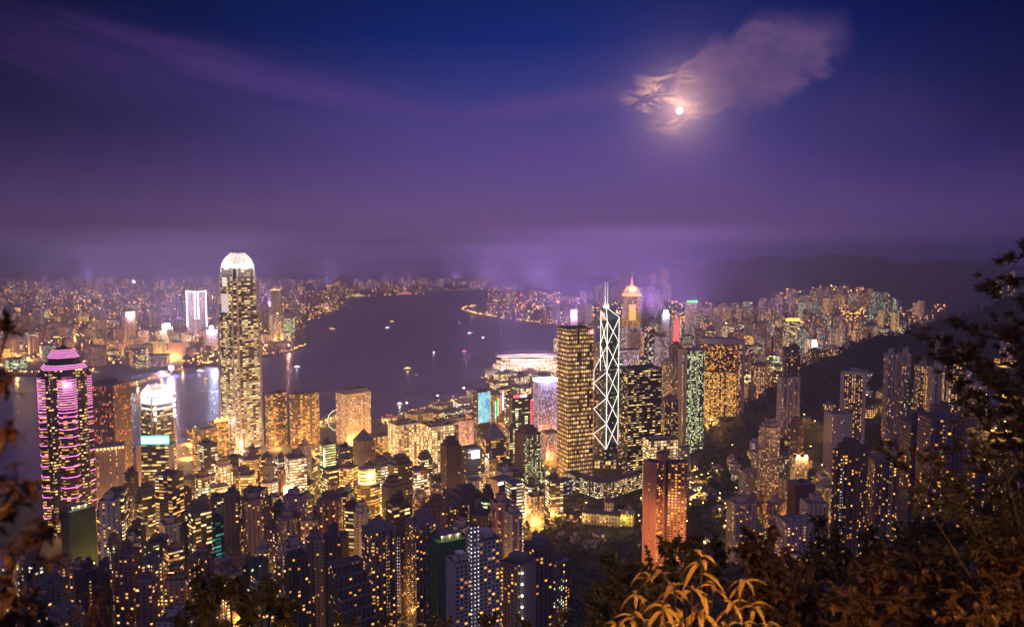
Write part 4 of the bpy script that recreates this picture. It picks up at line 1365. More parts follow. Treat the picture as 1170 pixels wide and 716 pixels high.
def longblock(x0, y0, x1, y1, h, w, style, label, short, **kw):
    a, b_ = at_z(x0, y0, kw.pop('z', 45)), at_z(x1, y1, kw.pop('z2', 45))
    L = (b_ - a).length
    mid = (a + b_) / 2
    r = tag(empty('office_block', (mid.x, mid.y, mid.z - 8), math.atan2(b_.y - a.y, b_.x - a.x)), label, 'office block')
    FOOT.append((mid.x, mid.y, L * .4)); ANCHORS.append(((x0 + x1) / 2, min(y0, y1), mid.y, short, r))
    f = MB(); f.box(0, 0, 0, L, w, h + 8); o = props(f.build('wall', [FACADE], r), style, **kw)
    f = MB(); f.box(0, 0, h + 8, L + 1.5, w + 1.5, 1.5); f.build('parapet', ROOF, r)
    f = MB(); f.box(L * .1, 0, h + 9.5, L * .3, w * .5, 3); f.build('plant_room', ROOFB, r)
    return r


longblock(650, 550, 688, 563, 16, 16, 'office', 'long low office slab with white-lit window rows, at the foot of the golden lattice tower', 'white-row office slab', lit=.75, la=WHT, lb=PYE, cw=3.4, fw=.7, ch=3.6, wall=(.2, .18, .16))
longblock(690, 563, 737, 548, 16, 16, 'office', 'second long low office slab, with yellow window rows, below the broad black tower', 'yellow-row office slab', lit=.7, la=PYE, lb=WHT, cw=3.4, fw=.7, ch=3.6, wall=(.22, .2, .16))
longblock(596, 574, 650, 556, 14, 14, 'office', 'long dim terrace of offices with cool white window rows beside the dark woods', 'cool-row terrace', lit=.42, la=COOL, lb=WHT, bri=.7, cw=3.2, fw=.8, ch=3.6, wall=(.10, .10, .10))
# ------------------------------------------------------------------ harbour exhibition hall with winged roof
Y = 2700
p = at_y(603, 418, Y)
r = tag(empty('exhibition_hall', (p.x, Y, 3), .12), 'harbourfront exhibition hall with sweeping pale winged roofs over gold-lit glass', 'exhibition hall')
FOOT.append((p.x, Y, 150)); ANCHORS.append((603, 398, Y, 'winged exhibition hall', r))
for i, (w_, dd, h0, h1) in enumerate(((250, 190, 0, 16), (225, 165, 16.5, 28), (190, 140, 28.5, 38))):
    f = MB(); f.prism(circle(.5, 28, w_, dd), h0, h1, 0, 1); props(f.build('glass_tier', [FACADE, ROOFB], r), 'gold', cw=5, ch=5.5, fw=.9, fh=.6, lit=.85, bri=2.0, la=(1, .55, .30), lb=(1, .78, .5), wall=(.4, .32, .3))
for i, (cx, cy_, w_, dd, z0, zr) in enumerate(((0, 0, 230, 130, 42, 17), (-52, -18, 130, 96, 40, 9), (56, -22, 130, 90, 40, 9))):
    f = MB()
    N, M = 18, 8
    pnt = lambda a, b_: (cx + w_ * (a / N - .5), cy_ + dd * (b_ / M - .5) * (1 - .5 * abs(a / N - .5) * 1.6), z0 + zr * (1 - (2 * a / N - 1) ** 2) * (1 - .3 * (2 * b_ / M - 1) ** 2) + 7 * abs(2 * a / N - 1) ** 3)
    for a in range(N):
        for b_ in range(M):
            P4 = [pnt(a, b_), pnt(a + 1, b_), pnt(a + 1, b_ + 1), pnt(a, b_ + 1)]
            f.face(P4); f.face([(x, y, zq - 2.5) for x, y, zq in reversed(P4)])
    for b_ in (0, M):
        for a in range(N):
            A_, B_ = pnt(a, b_), pnt(a + 1, b_)
            Q = [A_, B_, (B_[0], B_[1], B_[2] - 2.5), (A_[0], A_[1], A_[2] - 2.5)]
            f.face(Q if b_ else list(reversed(Q)))
    f.build('roof_wing', paint('pale_roof_metal', (.50, .46, .54), .4, .2), r)
for k in range(5):
    lamp_light('hall_lamp', r, (-100 + 50 * k, -104, 34), 4.5e5, (1, .62, .52), 3)
for (lx, pyy) in ((574, 424), (586, 434)):
    q = at_y(lx, pyy, Y - 160)
    rr_ = tag(empty('floodlight_mast', (q.x, q.y, 4)), 'glaring white floodlight mast in front of the winged exhibition hall' if lx == 574 else 'smaller white floodlight mast below the glaring one by the exhibition hall', 'floodlight')
    m_ = MB(); m_.bar((0, 0, 0), (0, 0, q.z - 4), .8, 6); m_.build('pole', STEEL, rr_)
    k = 9 if lx == 574 else 4
    m_ = MB(); m_.box(0, 0, q.z - 4, k, 3, k); m_.build('lamp_head', G_WHITE, rr_)
    lamp_light('flood_lamp', rr_, (0, -8, q.z - 2), 5e5 if lx == 574 else 6e4, (1, .92, .95), 3)
# ------------------------------------------------------------------ nearest apartment towers, bottom of the picture
NEAR = [
    (322, 348, 612, 640, 'flatw', 'teeth', 'pale apartment tower with warm windows, left edge of the near cluster', 'left pale near tower', dict(lit=.16)),
    (346, 372, 604, 668, 'flat', 'cross', 'mauve cross-plan tower with rooftop blocks behind the left pale near tower', 'mauve cross tower', dict(lit=.10)),
    (366, 398, 600, 690, 'flatd', 'box', 'dark blue-grey tower with blank walls and a square rooftop block', 'blank dark near tower', dict(lit=.03)),
    (413, 452, 590, 650, 'flat', 'teeth4', 'broad dim tower with bright yellow window columns, right of the terraced block', 'yellow-column near tower', dict(lit=.30, la=GLD)),
    (450, 468, 596, 700, 'flatb', 'teeth', 'narrow brown tower squeezed between two taller dim towers', 'narrow squeezed tower', dict(lit=.16)),
    (463, 503, 582, 660, 'flat', 'teeth4', 'mauve tower with pale ribs and amber windows, left of the green netting', 'pale-ribbed mauve tower', dict(lit=.26, la=GLD)),
    (482, 514, 566, 760, 'flatb', 'cross', 'stepped brown tower with blue-grey rooftops behind the pale-ribbed mauve tower', 'stepped brown tower', dict(lit=.10)),
    (508, 556, 553, 830, 'flatb', 'teeth4', 'wide red-brown brick block with a zigzag front and few amber windows', 'zigzag brick block', dict(lit=.09, la=GLD)),
    (954, 991, 503, 720, 'flatb', 'teeth4', 'tall dim brown tower with yellow window columns, left of a matching paler tower', 'left dim pair tower', dict(lit=.22, la=GLD)),
    (989, 1028, 512, 735, 'flat', 'teeth4', 'paler beige tower with one bluish stair column beside the tall dim brown tower', 'right beige pair tower', dict(lit=.22, wall=(.27, .20, .18))),
    (1031, 1072, 470, 640, 'flatd', 'teeth', 'dark purple tower with a yellow stair line, behind the pine branches', 'dark purple tower', dict(lit=.10, la=GLD, wall=(.11, .075, .10))),
    (1052, 1102, 464, 610, 'flatd', 'teeth', 'bulky plum tower with scattered yellow windows, behind the pine branches', 'bulky plum tower', dict(lit=.12, la=GLD, wall=(.19, .11, .15))),
    (1104, 1132, 512, 760, 'flatd', 'cross', 'dim tower speckled with yellow windows, partly hidden by the pine crown', 'speckled right tower', dict(lit=.28)),
    (1136, 1164, 505, 800, 'flatd', 'teeth', 'dark tower far right behind the pine trunk', 'far right dark tower', dict(lit=.22)),
    (1092, 1104, 394, 1010, 'flatd', 'box', 'thin dim tower with a lit right column, on the ridge flank', 'thin ridge-flank tower', dict(lit=.3)),
    (1070, 1082, 381, 1080, 'flat', 'box', 'thin grey tower with yellow windows on its right edge, on the ridge flank', 'thin grey ridge tower', dict(lit=.2)),
    (1139, 1146, 317, 1900, 'flatd', 'box', 'left of two needle-thin towers on the ridge skyline', 'left skyline needle', dict(lit=.4)),
    (1152, 1160, 308, 1860, 'flatd', 'box', 'right, taller of two needle-thin towers on the ridge skyline', 'right skyline needle', dict(lit=.4)),
    # bottom left
    (22, 56, 668, 560, 'flatd', 'teeth', 'dark low tower with yellow windows behind the blurred left branches', 'dark low left tower', dict(lit=.14, wall=(.13, .12, .15))),
    (42, 76, 652, 600, 'flatd', 'box', 'square blue-grey windowless block at lower left', 'square blue-grey block', dict(lit=.0, wall=(.10, .11, .15))),
    (52, 92, 682, 540, 'flat', 'teeth4', 'lilac-grey low block dotted with small cool windows at lower left', 'lilac dotted block', dict(lit=.14, la=PYE, lb=COOL)),
    (86, 112, 640, 600, 'flatd', 'teeth', 'dark ribbed tower without lights below the green-netted tower', 'unlit ribbed tower', dict(lit=.03, wall=(.05, .045, .05))),
    (108, 128, 642, 620, 'flatd', 'cross', 'dark tower with a few amber windows beside the unlit ribbed tower', 'few-amber dark tower', dict(lit=.08)),
    (122, 137, 612, 720, 'flatb', 'teeth', 'dim brown tower with white-green windows right of the green-netted tower', 'white-green dim tower', dict(lit=.28, la=GRN)),
    (136, 150, 650, 690, 'flatb', 'box', 'plain brown tower with a flat top, lower left centre', 'plain brown flat-top', dict(lit=.06)),
    (147, 165, 594, 800, 'flatd', 'teeth', 'charcoal tower with two columns of white windows under the slim black tower', 'white-column charcoal tower', dict(lit=.1, wall=(.09, .08, .09))),
    (166, 190, 612, 780, 'office', 'box', 'black office with a heavy roof slab and pale green floors', 'heavy-slab office', dict(lit=.45, la=GRN, lb=PYE, wall=(.03, .03, .03))),
    (180, 194, 652, 730, 'rose', 'box', 'pink-walled block with white window columns below the heavy-slab office', 'pink-walled block', dict(lit=.3, la=WHT, cw=4, fw=.3)),
    (192, 208, 640, 745, 'office', 'box', 'narrow glassy tower with bright yellow strips right of the pink-walled block', 'narrow glassy strip tower', dict(lit=.7, la=AMB)),
    (180, 226, 688, 560, 'flatw', 'box', 'lilac-white low block with a black flat roof at the bottom edge', 'lilac-white low block', dict(lit=.03, wall=(.40, .36, .44))),
    (214, 232, 582, 830, 'flatb', 'teeth', 'pink-brown tower with columns of white dots below the lilac blank slab', 'white-dot pink tower', dict(lit=.3, la=WHT, wall=(.26, .15, .15))),
    (206, 219, 595, 800, 'dark', 'box', 'thin black tower edged by one column of yellow dots', 'yellow-edged thin tower', dict(lit=.16, cw=6, fw=.25)),
    (226, 256, 584, 800, 'teal', 'box', 'tower under repair wrapped in dark green with a lit teal face', 'teal-faced wrapped tower', dict(lit=.75, bri=.28, la=(.1, .75, .6), lb=(.1, .6, .6), wall=(.01, .05, .035))),
    (222, 240, 622, 740, 'flatb', 'box', 'maroon block with a sloped roof in front of the teal-faced wrapped tower', 'maroon sloped block', dict(lit=.04, wall=(.13, .055, .06))),
    (258, 292, 586, 870, 'office', 'teeth', 'dark office with broken orange and yellow bands and a bright gold patch', 'broken-band office', dict(lit=.5, la=GLD)),
    (233, 276, 636, 720, 'flatb', 'teeth4', 'dark brown block with two long columns of white stair lights', 'two-column brown block', dict(lit=.03, wall=(.12, .085, .085))),
    (276, 294, 632, 700, 'flatd', 'cross', 'black-green tower, almost unlit, right of the two-column brown block', 'almost unlit tower', dict(lit=.03, wall=(.05, .05, .045))),
    (292, 310, 562, 880, 'flatd', 'box', 'dark tower with stepped shoulders in front of the grey-brown slab', 'stepped-shoulder dark tower', dict(lit=.15)),
    (300, 318, 595, 800, 'flat', 'box', 'grey-brown slab with dim pinkish window rows', 'dim-row grey slab', dict(lit=.28, la=(1, .6, .4), cw=3, wall=(.24, .19, .18))),
    (354, 380, 575, 850, 'flatb', 'teeth', 'tan and pink block with white stair windows left of the gold-ring tower', 'tan-pink stair block', dict(lit=.2, wall=(.40, .27, .24))),
    (376, 386, 548, 930, 'flat', 'box', 'thin tan fin-like tower left of the gold-ring tower', 'thin tan fin tower', dict(lit=.02, wall=(.36, .27, .16))),
    (392, 404, 573, 850, 'dark', 'box', 'black narrow block at the foot of the gold-ring tower', 'black narrow block', dict(lit=.08)),
    (332, 346, 573, 900, 'dark', 'box', 'black block with a few white windows right of the teal glass office', 'few-white black block', dict(lit=.3, la=WHT)),
    (436, 462, 545, 880, 'flatb', 'box', 'olive-brown slab below the rounded barrel-top tower', 'olive-brown slab', dict(lit=.02, wall=(.22, .18, .14))),
    (492, 506, 552, 900, 'rose', 'box', 'narrow block with one pink-lit flank below the dark brown tower', 'pink-flank block', dict(lit=.35, la=PYE)),
]
for (a, b_, yt, Y, st, plan, lab, sh, kw) in NEAR:
    cat = OF if st in ('office', 'teal', 'dark', 'rose') else AP
    nm = 'office_tower' if cat == OF else ('apartment_block' if 'block' in lab.split('right of')[0].split('behind')[0] else 'apartment_tower')
    if nm == 'apartment_block': cat = 'apartment block'
    rf = {'flatw': 'tank', 'flat': 'plant', 'flatb': 'step', 'flatd': 'plant'}.get(st, 'cooling')
    ex = 12 if Y < 700 else 6
    r, W, D, H, P = T(nm, a, b_, yt, Y, st, lab, cat, plan=plan, roof=rf, sp=(.30 if (a * 7) % 3 else -.26), yaw=24, short=sh, roofmat=ROOFB if (a % 2) else ROOF, **kw)
    if plan in ('teeth', 'teeth4') and st.startswith('flat') and kw.get('lit', 0) > .02:
        q = MB(); q.box(W * (.13 if a % 2 else -.13), -D / 2 - .25, 4, 2.6, .7, H - 8)
        o = q.build('stair_window', [FACADE], r)
        props(o, 'stair', cw=2.6, lit=.85, bri=.75, fh=.38, la=(PYE if (a % 3) else COOL), lb=(AMB if (a % 3) else WHT), wall=tuple(w_ * .9 for w_ in STYLE[st][10]))
    if Y < 720:
        rq = random.Random(int(a * 13 + Y))
        for i in range(3):
            q = MB(); q.box(rq.uniform(-.36, .36) * W, rq.uniform(-.3, .3) * D, H + 1.6, rq.uniform(2, 4.5), rq.uniform(2, 4), rq.uniform(1.5, 4))
            wallprops(q.build('roof_hut', WALL, r), r.children[0]["f_wall"])
        q = MB(); q.prism(circle(1.5, 10), 0, 2.4, 0, 0); q.build('water_tank', STEEL, r).location = (W * .28, -D * .25, H + 1.6)
        q = MB(); q.bar((-W * .3, 0, H + 1.6), (-W * .3, 0, H + 10), .12, 5); q.build('aerial', STEEL, r)
    if 'two long columns' in lab:
        for s_ in (-.12, .02):
            q = MB(); q.box(W * s_, -D / 2 - 1.2, 6, 2.6, .8, H - 8); props(q.build('stair_window', [FACADE], r), 'stair', cw=2.6, wall=(.12, .085, .085), bri=1.5)
# terraced block
Y = 610
x0, x1, yt = 370, 418, 626
X, Yc, top, W, D, rz = frame(x0, x1, yt, Y, .3, 24)
zb = gz(X, Y) - 8
r = tag(empty('apartment_block', (X, Y, zb), rz), 'dark stepped block with planted terraces and three yellow windows, near the bottom edge', 'apartment block')
FOOT.append((X, Y, 34)); ANCHORS.append((394, 626, Y, 'terraced block', r))
for i in range(6):
    f = MB(); f.prism(rect(W, D * (.40 + .12 * i), 0, -D * .06 * i), (top - zb) * (0 if i == 5 else .0), (top - zb) - 3.2 - i * 8, 0, 1) if i == 0 else f.prism(rect(W * (1 - .004 * i), D * .5, 0, -D * .1 - i * 4.2), 0, (top - zb) - 3.2 - i * 8, 0, 1)
    o = props(f.build('terrace', [FACADE, ROOF], r), 'flatd', lit=.09, la=GLD, wall=(.12, .115, .13))
    f = MB(); f.box(0, -D * .1 - i * 4.2 - D * .25 - .3, (top - zb) - 3.2 - i * 8, W, .5, 1.2); wallprops(f.build('railing', WALL, r), (.22, .21, .24))
# near white tower with stair spine
Y = 560
p = at_y(545, 620, Y)
zb = gz(p.x, Y) - 10
r = tag(empty('apartment_tower', (p.x, Y, zb)), 'near white apartment tower with a lit stair spine and lower wing, beside green netting', 'apartment tower')
FOOT.append((p.x, Y, 34)); ANCHORS.append((545, 597, Y, 'white stair-spine tower', r))
Y0 = Y
wl = (.50, .45, .50)
o1, W1, D1, H1 = sub('main_block', 531, 573, 605, Y + 8, .35, 26, 'flatw', lit=.26, la=GLD, wall=wl, fw=.62, fh=.5, cw=3.4)
o2, W2, D2, H2 = sub('side_wing', 509, 541, 632, Y - 8, .38, 26, 'flatw', (3,), lit=.20, la=GLD, wall=wl, fw=.66, fh=.5, cw=3.4)
o3, W3, D3, H3 = sub('stair_spine', 534, 547, 598, Y - 10, .3, 26, 'stair', wall=wl, cw=3.0, fw=.36, fh=.36, bri=.9, la=(1, .95, .8), lb=(.9, .95, 1))
for (o, w_, d_, h_) in ((o1, W1, D1, H1), (o2, W2, D2, H2)):
    q = MB(); q.box(w_ * .15, d_ * .1, h_, w_ * .42, d_ * .46, 4.6); q.box(-w_ * .25, 0, h_, w_ * .2, d_ * .3, 2.6); k_ = wallprops(q.build('plant_room', [WALL], r), wl); k_.location = o.location; k_.rotation_euler = o.rotation_euler
    q = MB(); q.prism(rect(w_, d_), h_, h_ + 1.1, 0, None); q.prism(rect(w_ - .5, d_ - .5)[::-1], h_, h_ + 1.1, 0, None); k_ = wallprops(q.build('parapet', [WALL], r), wl); k_.location = o.location; k_.rotation_euler = o.rotation_euler
q = MB(); q.prism(circle(3, 14), H2 + 4.6, H2 + 6.2, 0, 0, True, poly1=circle(3.4, 14)); k_ = q.build('satellite_dish', WHITE, r); k_.location = o2.location
# lilac neighbour with a dark right wing
Y = 590
p = at_y(600, 640, Y)
zb = gz(p.x, Y) - 10
r = tag(empty('apartment_tower', (p.x, Y, zb)), 'lilac-brown near tower with a dark right wing lit by small white lamps', 'apartment tower')
FOOT.append((p.x, Y, 34)); ANCHORS.append((600, 610, Y, 'lilac-brown near tower', r))
Y0 = Y
o1, W1, D1, H1 = sub('main_block', 573, 613, 630, Y - 6, -.42, 34, 'flat', (1,), lit=.26, la=GLD, wall=(.30, .235, .25), cw=3.2)
o2, W2, D2, H2 = sub('side_wing', 598, 633, 614, Y + 12, .40, 30, 'flatd', lit=.14, la=GLD, wall=(.12, .10, .11))
q = MB(); q.box(0, 0, H1, W1 * .7, D1 * .5, 4); k_ = q.build('plant_room', ROOFB, r); k_.location = o1.location; k_.rotation_euler = o1.rotation_euler
q = MB(); q.box(0, 0, H2, W2 * .5, D2 * .4, 6); q.box(W2 * .2, 0, H2 + 6, 3, 3, 4); k_ = q.build('lift_house', ROOFB, r); k_.location = o2.location; k_.rotation_euler = o2.rotation_euler
for i in range(5):
    q = MB(); q.box(W1 / 2 + .5, -D1 * .5 - .4, H1 - 6 - i * 9, 1.3, 1.0, 1.3); k_ = q.build('wall_lamp', G_WHITE, r); k_.location = o1.location; k_.rotation_euler = o1.rotation_euler
    lamp_light('wall_light', k_, (W1 / 2 + 2.5, -D1 * .5 - 2, H1 - 6 - i * 9), 260, (.9, .93, 1), .5)
# green netting
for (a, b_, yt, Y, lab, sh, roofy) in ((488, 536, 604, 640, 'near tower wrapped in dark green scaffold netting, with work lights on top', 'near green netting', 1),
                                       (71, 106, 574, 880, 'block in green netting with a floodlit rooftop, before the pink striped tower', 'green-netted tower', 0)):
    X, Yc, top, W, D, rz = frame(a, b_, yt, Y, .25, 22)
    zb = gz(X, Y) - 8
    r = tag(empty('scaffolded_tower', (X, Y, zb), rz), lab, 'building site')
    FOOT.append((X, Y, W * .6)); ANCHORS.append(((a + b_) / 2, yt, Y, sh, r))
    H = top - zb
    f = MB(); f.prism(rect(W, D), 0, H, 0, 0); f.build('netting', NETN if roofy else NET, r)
    f = MB()
    for i in range(9):
        x = -W / 2 + W * i / 8
        f.bar((x, -D / 2 - .4, 0), (x, -D / 2 - .4, H + 2 + (i * 37 % 5)), .16, 4)
    for i in range(int(H / 6)):
        f.bar((-W / 2, -D / 2 - .4, i * 6), (W / 2, -D / 2 - .4, i * 6), .13, 4)
    f.build('scaffold', paint('bamboo', (.10, .12, .06), .8), r)
    f = MB(); f.box(0, 0, H, W * .6, D * .6, 4); f.box(W * .2, 0, H + 4, 4, 5, 4); f.build('roof_works', ROOFB, r)
    for i in range(3):
        lx = -W * .3 + i * W * .25
        f = MB(); f.bar((lx, -D * .3, H), (lx, -D * .3, H + 3), .15, 4); f.box(lx, -D * .3, H + 3, 1.0, .8, .8); f.build('work_light', G_WARM, r)
        lamp_light('work_lamp', r, (lx, -D * .3 - 1.5, H + 3.5), 900 if roofy else 2500, (1, .75, .4), .5)
f = MB(); f.bar((0, 0, H), (0, 0, H + 20), .6, 5); f.bar((-6, 0, H + 20), (22, 0, H + 21), .4, 5); f.build('crane', STEEL, r)


# ------------------------------------------------------------------ the rest of the city, building by building
WALLN = {'flat': 'grey', 'flatw': 'pale', 'flatb': 'brown', 'flatd': 'dark', 'office': 'dark-glass', 'gold': 'tan', 'cream': 'cream', 'stone': 'stone', 'lilac': 'lilac',
         'rose': 'rosy', 'green': 'black', 'dark': 'black', 'teal': 'teal'}
AUTO = []


def clear(x, y, r):
    for (a, b_, q) in FOOT:
        if abs(a - x) < r + q and abs(b_ - y) < r + q and math.hypot(a - x, b_ - y) < r * .85 + q * .8:
            return False
    return True


def fill(n, px0, px1, Y0, Y1, h0, h1, styles, w0, w1, land, name, seed, ok=None, parts=True, tint=None, litk=1.0, brik=1.0, plans=('box', 'teeth', 'cross', 'box')):
    rg = random.Random(seed)
    made = tries = 0
    while made < n and tries < n * 40:
        tries += 1
        px, Y = rg.uniform(px0, px1), rg.uniform(Y0, Y1)
        X = (px - 585) / FPX * Y * 1.0
        w_, d_ = rg.uniform(w0, w1), rg.uniform(w0, w1)
        rad = math.hypot(w_, d_) * .5
        if land is not None and not all(inside(land, X + a * rad, Y + b_ * rad) for a, b_ in ((-1, 0), (1, 0), (0, -1), (0, 1))): continue
        if not clear(X, Y, rad): continue
        g = gz(X, Y)
        h = rg.uniform(h0, h1)
        if ok and not ok(px, Y, g + h): continue
        st = rg.choice(styles)
        S = STYLE[st]
        wl = tuple(c * rg.uniform(.75, 1.2) for c in S[10])
        lit = min(1, S[4] * rg.uniform(.55, 1.5) * litk)
        la, lb = S[8], S[9]
        q = rg.random()
        if q < .22: lb = COOL
        elif q < .32: la = GLD
        elif q < .42: la = GRN
        elif q < .50: la = WHT
        if tint and rg.random() < tint[1]:
            la = tuple(a * t for a, t in zip(la, tint[0])); lb = tuple(a * t for a, t in zip(lb, tint[0]))
        pl = rg.choice(plans) if st.startswith('flat') else rg.choice(('box', 'box', 'cham', 'round'))
        az = math.atan2(X, Y)
        th = rg.choice((-1, 1)) * R(rg.uniform(10, 38))
        nm = name if not isinstance(name, (tuple, list)) else (name[0] if st.startswith('flat') else name[1])
        cat = {'apartment_tower': 'apartment tower', 'apartment_block': 'apartment block', 'office_tower': 'office tower', 'commercial_block': 'commercial block', 'tower_block': 'tower block'}[nm]
        pyt = 288 + (410 - g - h) / Y * FPX
        r, W, D, H, P = tower(nm, px - w_ / Y * 437, px + w_ / Y * 437, pyt, Y, st, None, cat, plan=pl,
                              roof=rg.choice(('plant', 'plant', 'tank', 'cooling', 'step', 'mast' if Y < 2500 else 'plant')), parts=parts,
                              fixed=(X, Y, g + h, w_, d_, th - az), wall=wl, lit=lit, la=la, lb=lb, bri=S[6] * brik, base=g - 6,
                              podium=(1.3, 1.3, rg.uniform(9, 16)) if (parts and Y > 950 and rg.random() < .5) else None, cw=S[0] * rg.uniform(.85, 1.25))
        ANCHORS.pop()
        amount = 'few' if lit < .12 else 'sparse' if lit < .25 else 'many' if lit < .5 else 'dense'
        hue = 'greenish' if la == GRN else 'whitish' if la == WHT else 'amber' if la in (AMB, GLD) else 'mixed' if lb == COOL else 'yellow'
        if tint and la not in (AMB, GLD, GRN, PYE, WHT, S[8]): hue = 'pinkish'
        AUTO.append([r, px, pyt, Y, WALLN[st], pl, amount, hue, cat, h, w_])
        made += 1
    return made


FLATS = ['flat', 'flatw', 'flatb', 'flatd', 'flatw']
OFFS = ['office', 'stone', 'gold', 'cream', 'dark', 'flat', 'office']
AO = ('apartment_tower', 'office_tower')
BO = ('apartment_block', 'commercial_block')
okc = lambda px, Y, z: 288 + (410 - z) / Y * FPX > np.interp(px, [0, 40, 106, 110, 220, 230, 300, 400, 480, 560, 600, 640],
                                                           [560, 600, 632, 545, 545, 520, 520, 520, 520, 520, 530, 545])
fill(16, 262, 640, 1400, 1640, 14, 40, OFFS, 26, 44, ISLAND, BO, 11, okc, litk=1.3, brik=1.2)
fill(78, 96, 640, 1000, 1420, 40, 118, OFFS + ['gold', 'gold'], 15, 27, None, BO, 12, okc, litk=1.35, brik=1.35)
fill(64, 96, 590, 760, 1010, 56, 118, FLATS + ['stone', 'office', 'gold', 'office'], 13, 21, None, BO, 13, lambda px, Y, z: okc(px, Y, z) and 288 + (410 - z) / Y * FPX > 560)
fill(34, -60, 640, 585, 800, 48, 112, FLATS, 12, 19, None, BO, 14, lambda px, Y, z: (628 if px > 110 else 640) < 288 + (410 - z) / Y * FPX < 690, litk=1.6, brik=1.2)
fill(12, -40, 660, 470, 580, 8, 22, FLATS, 15, 26, None, BO, 15, lambda px, Y, z: 288 + (410 - z) / Y * FPX > 676)
fill(5, 615, 665, 545, 640, 8, 14, ['flat', 'flatw'], 20, 30, None, BO, 16)
# beyond the central towers: towards the eastern bays
PNK = ((1.0, .72, .85), .45)
sky_ok = lambda px, Y, z: 288 + (410 - z) / Y * FPX > np.interp(px, [560, 640, 700, 760, 800, 850, 900, 950, 1000, 1060, 1100], [336, 338, 340, 342, 345, 345, 330, 322, 330, 342, 356])
fill(40, 640, 830, 1650, 2450, 50, 125, OFFS + FLATS, 24, 42, ISLAND, AO, 21, lambda px, Y, z: 288 + (410 - z) / Y * FPX > 392, tint=PNK, litk=1.2, brik=1.3)
fill(84, 640, 880, 2300, 3300, 60, 150, FLATS + OFFS, 24, 40, ISLAND, AO, 22, lambda px, Y, z: 288 + (410 - z) / Y * FPX > 358, parts=False, tint=PNK, litk=1.4, brik=1.35)
fill(88, 790, 1010, 1750, 2700, 50, 120, FLATS + ['office', 'stone'], 20, 32, None, AO, 23, lambda px, Y, z: 288 + (410 - z) / Y * FPX > 380, parts=False, litk=1.6, brik=1.9)
fill(66, 780, 1060, 2700, 3600, 60, 130, FLATS + ['stone'], 20, 32, None, AO, 24, sky_ok, parts=False, litk=1.8, brik=2.2)
fill(74, 800, 1075, 3700, 4700, 70, 125, FLATS, 22, 34, None, 'tower_block', 25, sky_ok, parts=False, litk=1.9, brik=2.4)
fill(44, 560, 780, 4150, 5300, 60, 125, FLATS, 30, 46, ISLAND, 'tower_block', 26, None, parts=False, litk=1.8, brik=1.1, tint=PNK)
# the slope to the right
fill(44, 862, 1030, 800, 1300, 22, 58, FLATS + ['flatw', 'stone'], 15, 25, None, BO, 27, lambda px, Y, z: 288 + (410 - z) / Y * FPX > (505 if px > 930 else 480), litk=1.5)
fill(14, 1080, 1180, 780, 1200, 22, 60, FLATS, 15, 25, None, BO, 28, None, litk=1.8)
# the peninsula across the water
PK = ((1.0, .8, .8), .3)
fill(62, -20, 345, 2650, 3500, 26, 78, FLATS + OFFS, 26, 52, KOWLOON, ('tower_block', 'commercial_block'), 31, None, parts=False, litk=1.6, brik=1.3, tint=PK)
fill(70, -40, 375, 3400, 4900, 36, 105, FLATS + ['stone', 'gold'], 30, 54, KOWLOON, 'tower_block', 32, None, parts=False, litk=1.7, brik=1.4, tint=PK)

# ------------------------------------------------------------------ far city, too small and too many to count


def far_city(name, zones, seed):
    rg = random.Random(seed)
    f = MB()
    att = {k: [] for k in ('f_cell', 'f_win', 'f_misc', 'f_wall', 'f_la', 'f_lb', 'f_glass')}
    for (n, px0, px1, Y0, Y1, h0, h1, land, litk) in zones:
        made = 0
        for _ in range(n * 8):
            if made >= n: break
            px, Y = rg.uniform(px0, px1), Y0 + (Y1 - Y0) * rg.random() ** .8
            X = (px - 585) / FPX * Y
            if land is not None and not inside(land, X, Y): continue
            if not clear(X, Y, 18): continue
            g = gz(X, Y)
            w_, d_, h = rg.uniform(24, 60), rg.uniform(22, 46), h0 + (h1 - h0) * rg.random() ** 1.6
            if px > 640 and not sky_ok(px, Y, g + h): continue
            S = STYLE[rg.choice(['flat', 'flatw', 'flatb', 'flatd', 'stone', 'gold'])]
            k0 = len(f.f)
            f.prism(rect(w_, d_, X, Y, rg.uniform(-.6, .6)), g - 4, g + h, 0, 1, u0=rg.uniform(0, 900), v0=rg.uniform(0, 4))
            made += 1
            rec = {'f_cell': (9.0, 7.0, rg.random()), 'f_win': (.7, .6, rg.uniform(.05, .34)), 'f_misc': (.1, rg.uniform(3.0, 10), 0),
                   'f_wall': S[10], 'f_la': rg.choice((AMB, AMB, GLD, PYE)), 'f_lb': rg.choice((WHT, PYE, COOL, AMB)), 'f_glass': S[11]}
            for k in range(len(f.f) - k0):
                for a in att: att[a].append(rec[a])
    o = f.build(name, [FACADE_FAR, ROOF])
    for a in att:
        L = o.data.attributes.new(a, 'FLOAT_VECTOR', 'FACE')
        L.data.foreach_set("vector", np.array(att[a], dtype=np.float32).ravel())
    o["kind"] = "stuff"
    return o


far_city("distant_city", [(700, -60, 400, 4500, 7000, 22, 80, KOWLOON, 2.2), (520, -60, 560, 6800, 10500, 30, 90, KOWLOON, 2.2),
                          (420, 560, 800, 4300, 6300, 30, 110, ISLAND, 2.2), (170, 760, 1080, 3500, 4600, 20, 70, None, 2.2),
                          (260, -60, 345, 2600, 4400, 8, 34, KOWLOON, 2.0), (110, 660, 1000, 1800, 3400, 8, 30, None, 2.0)], 5)

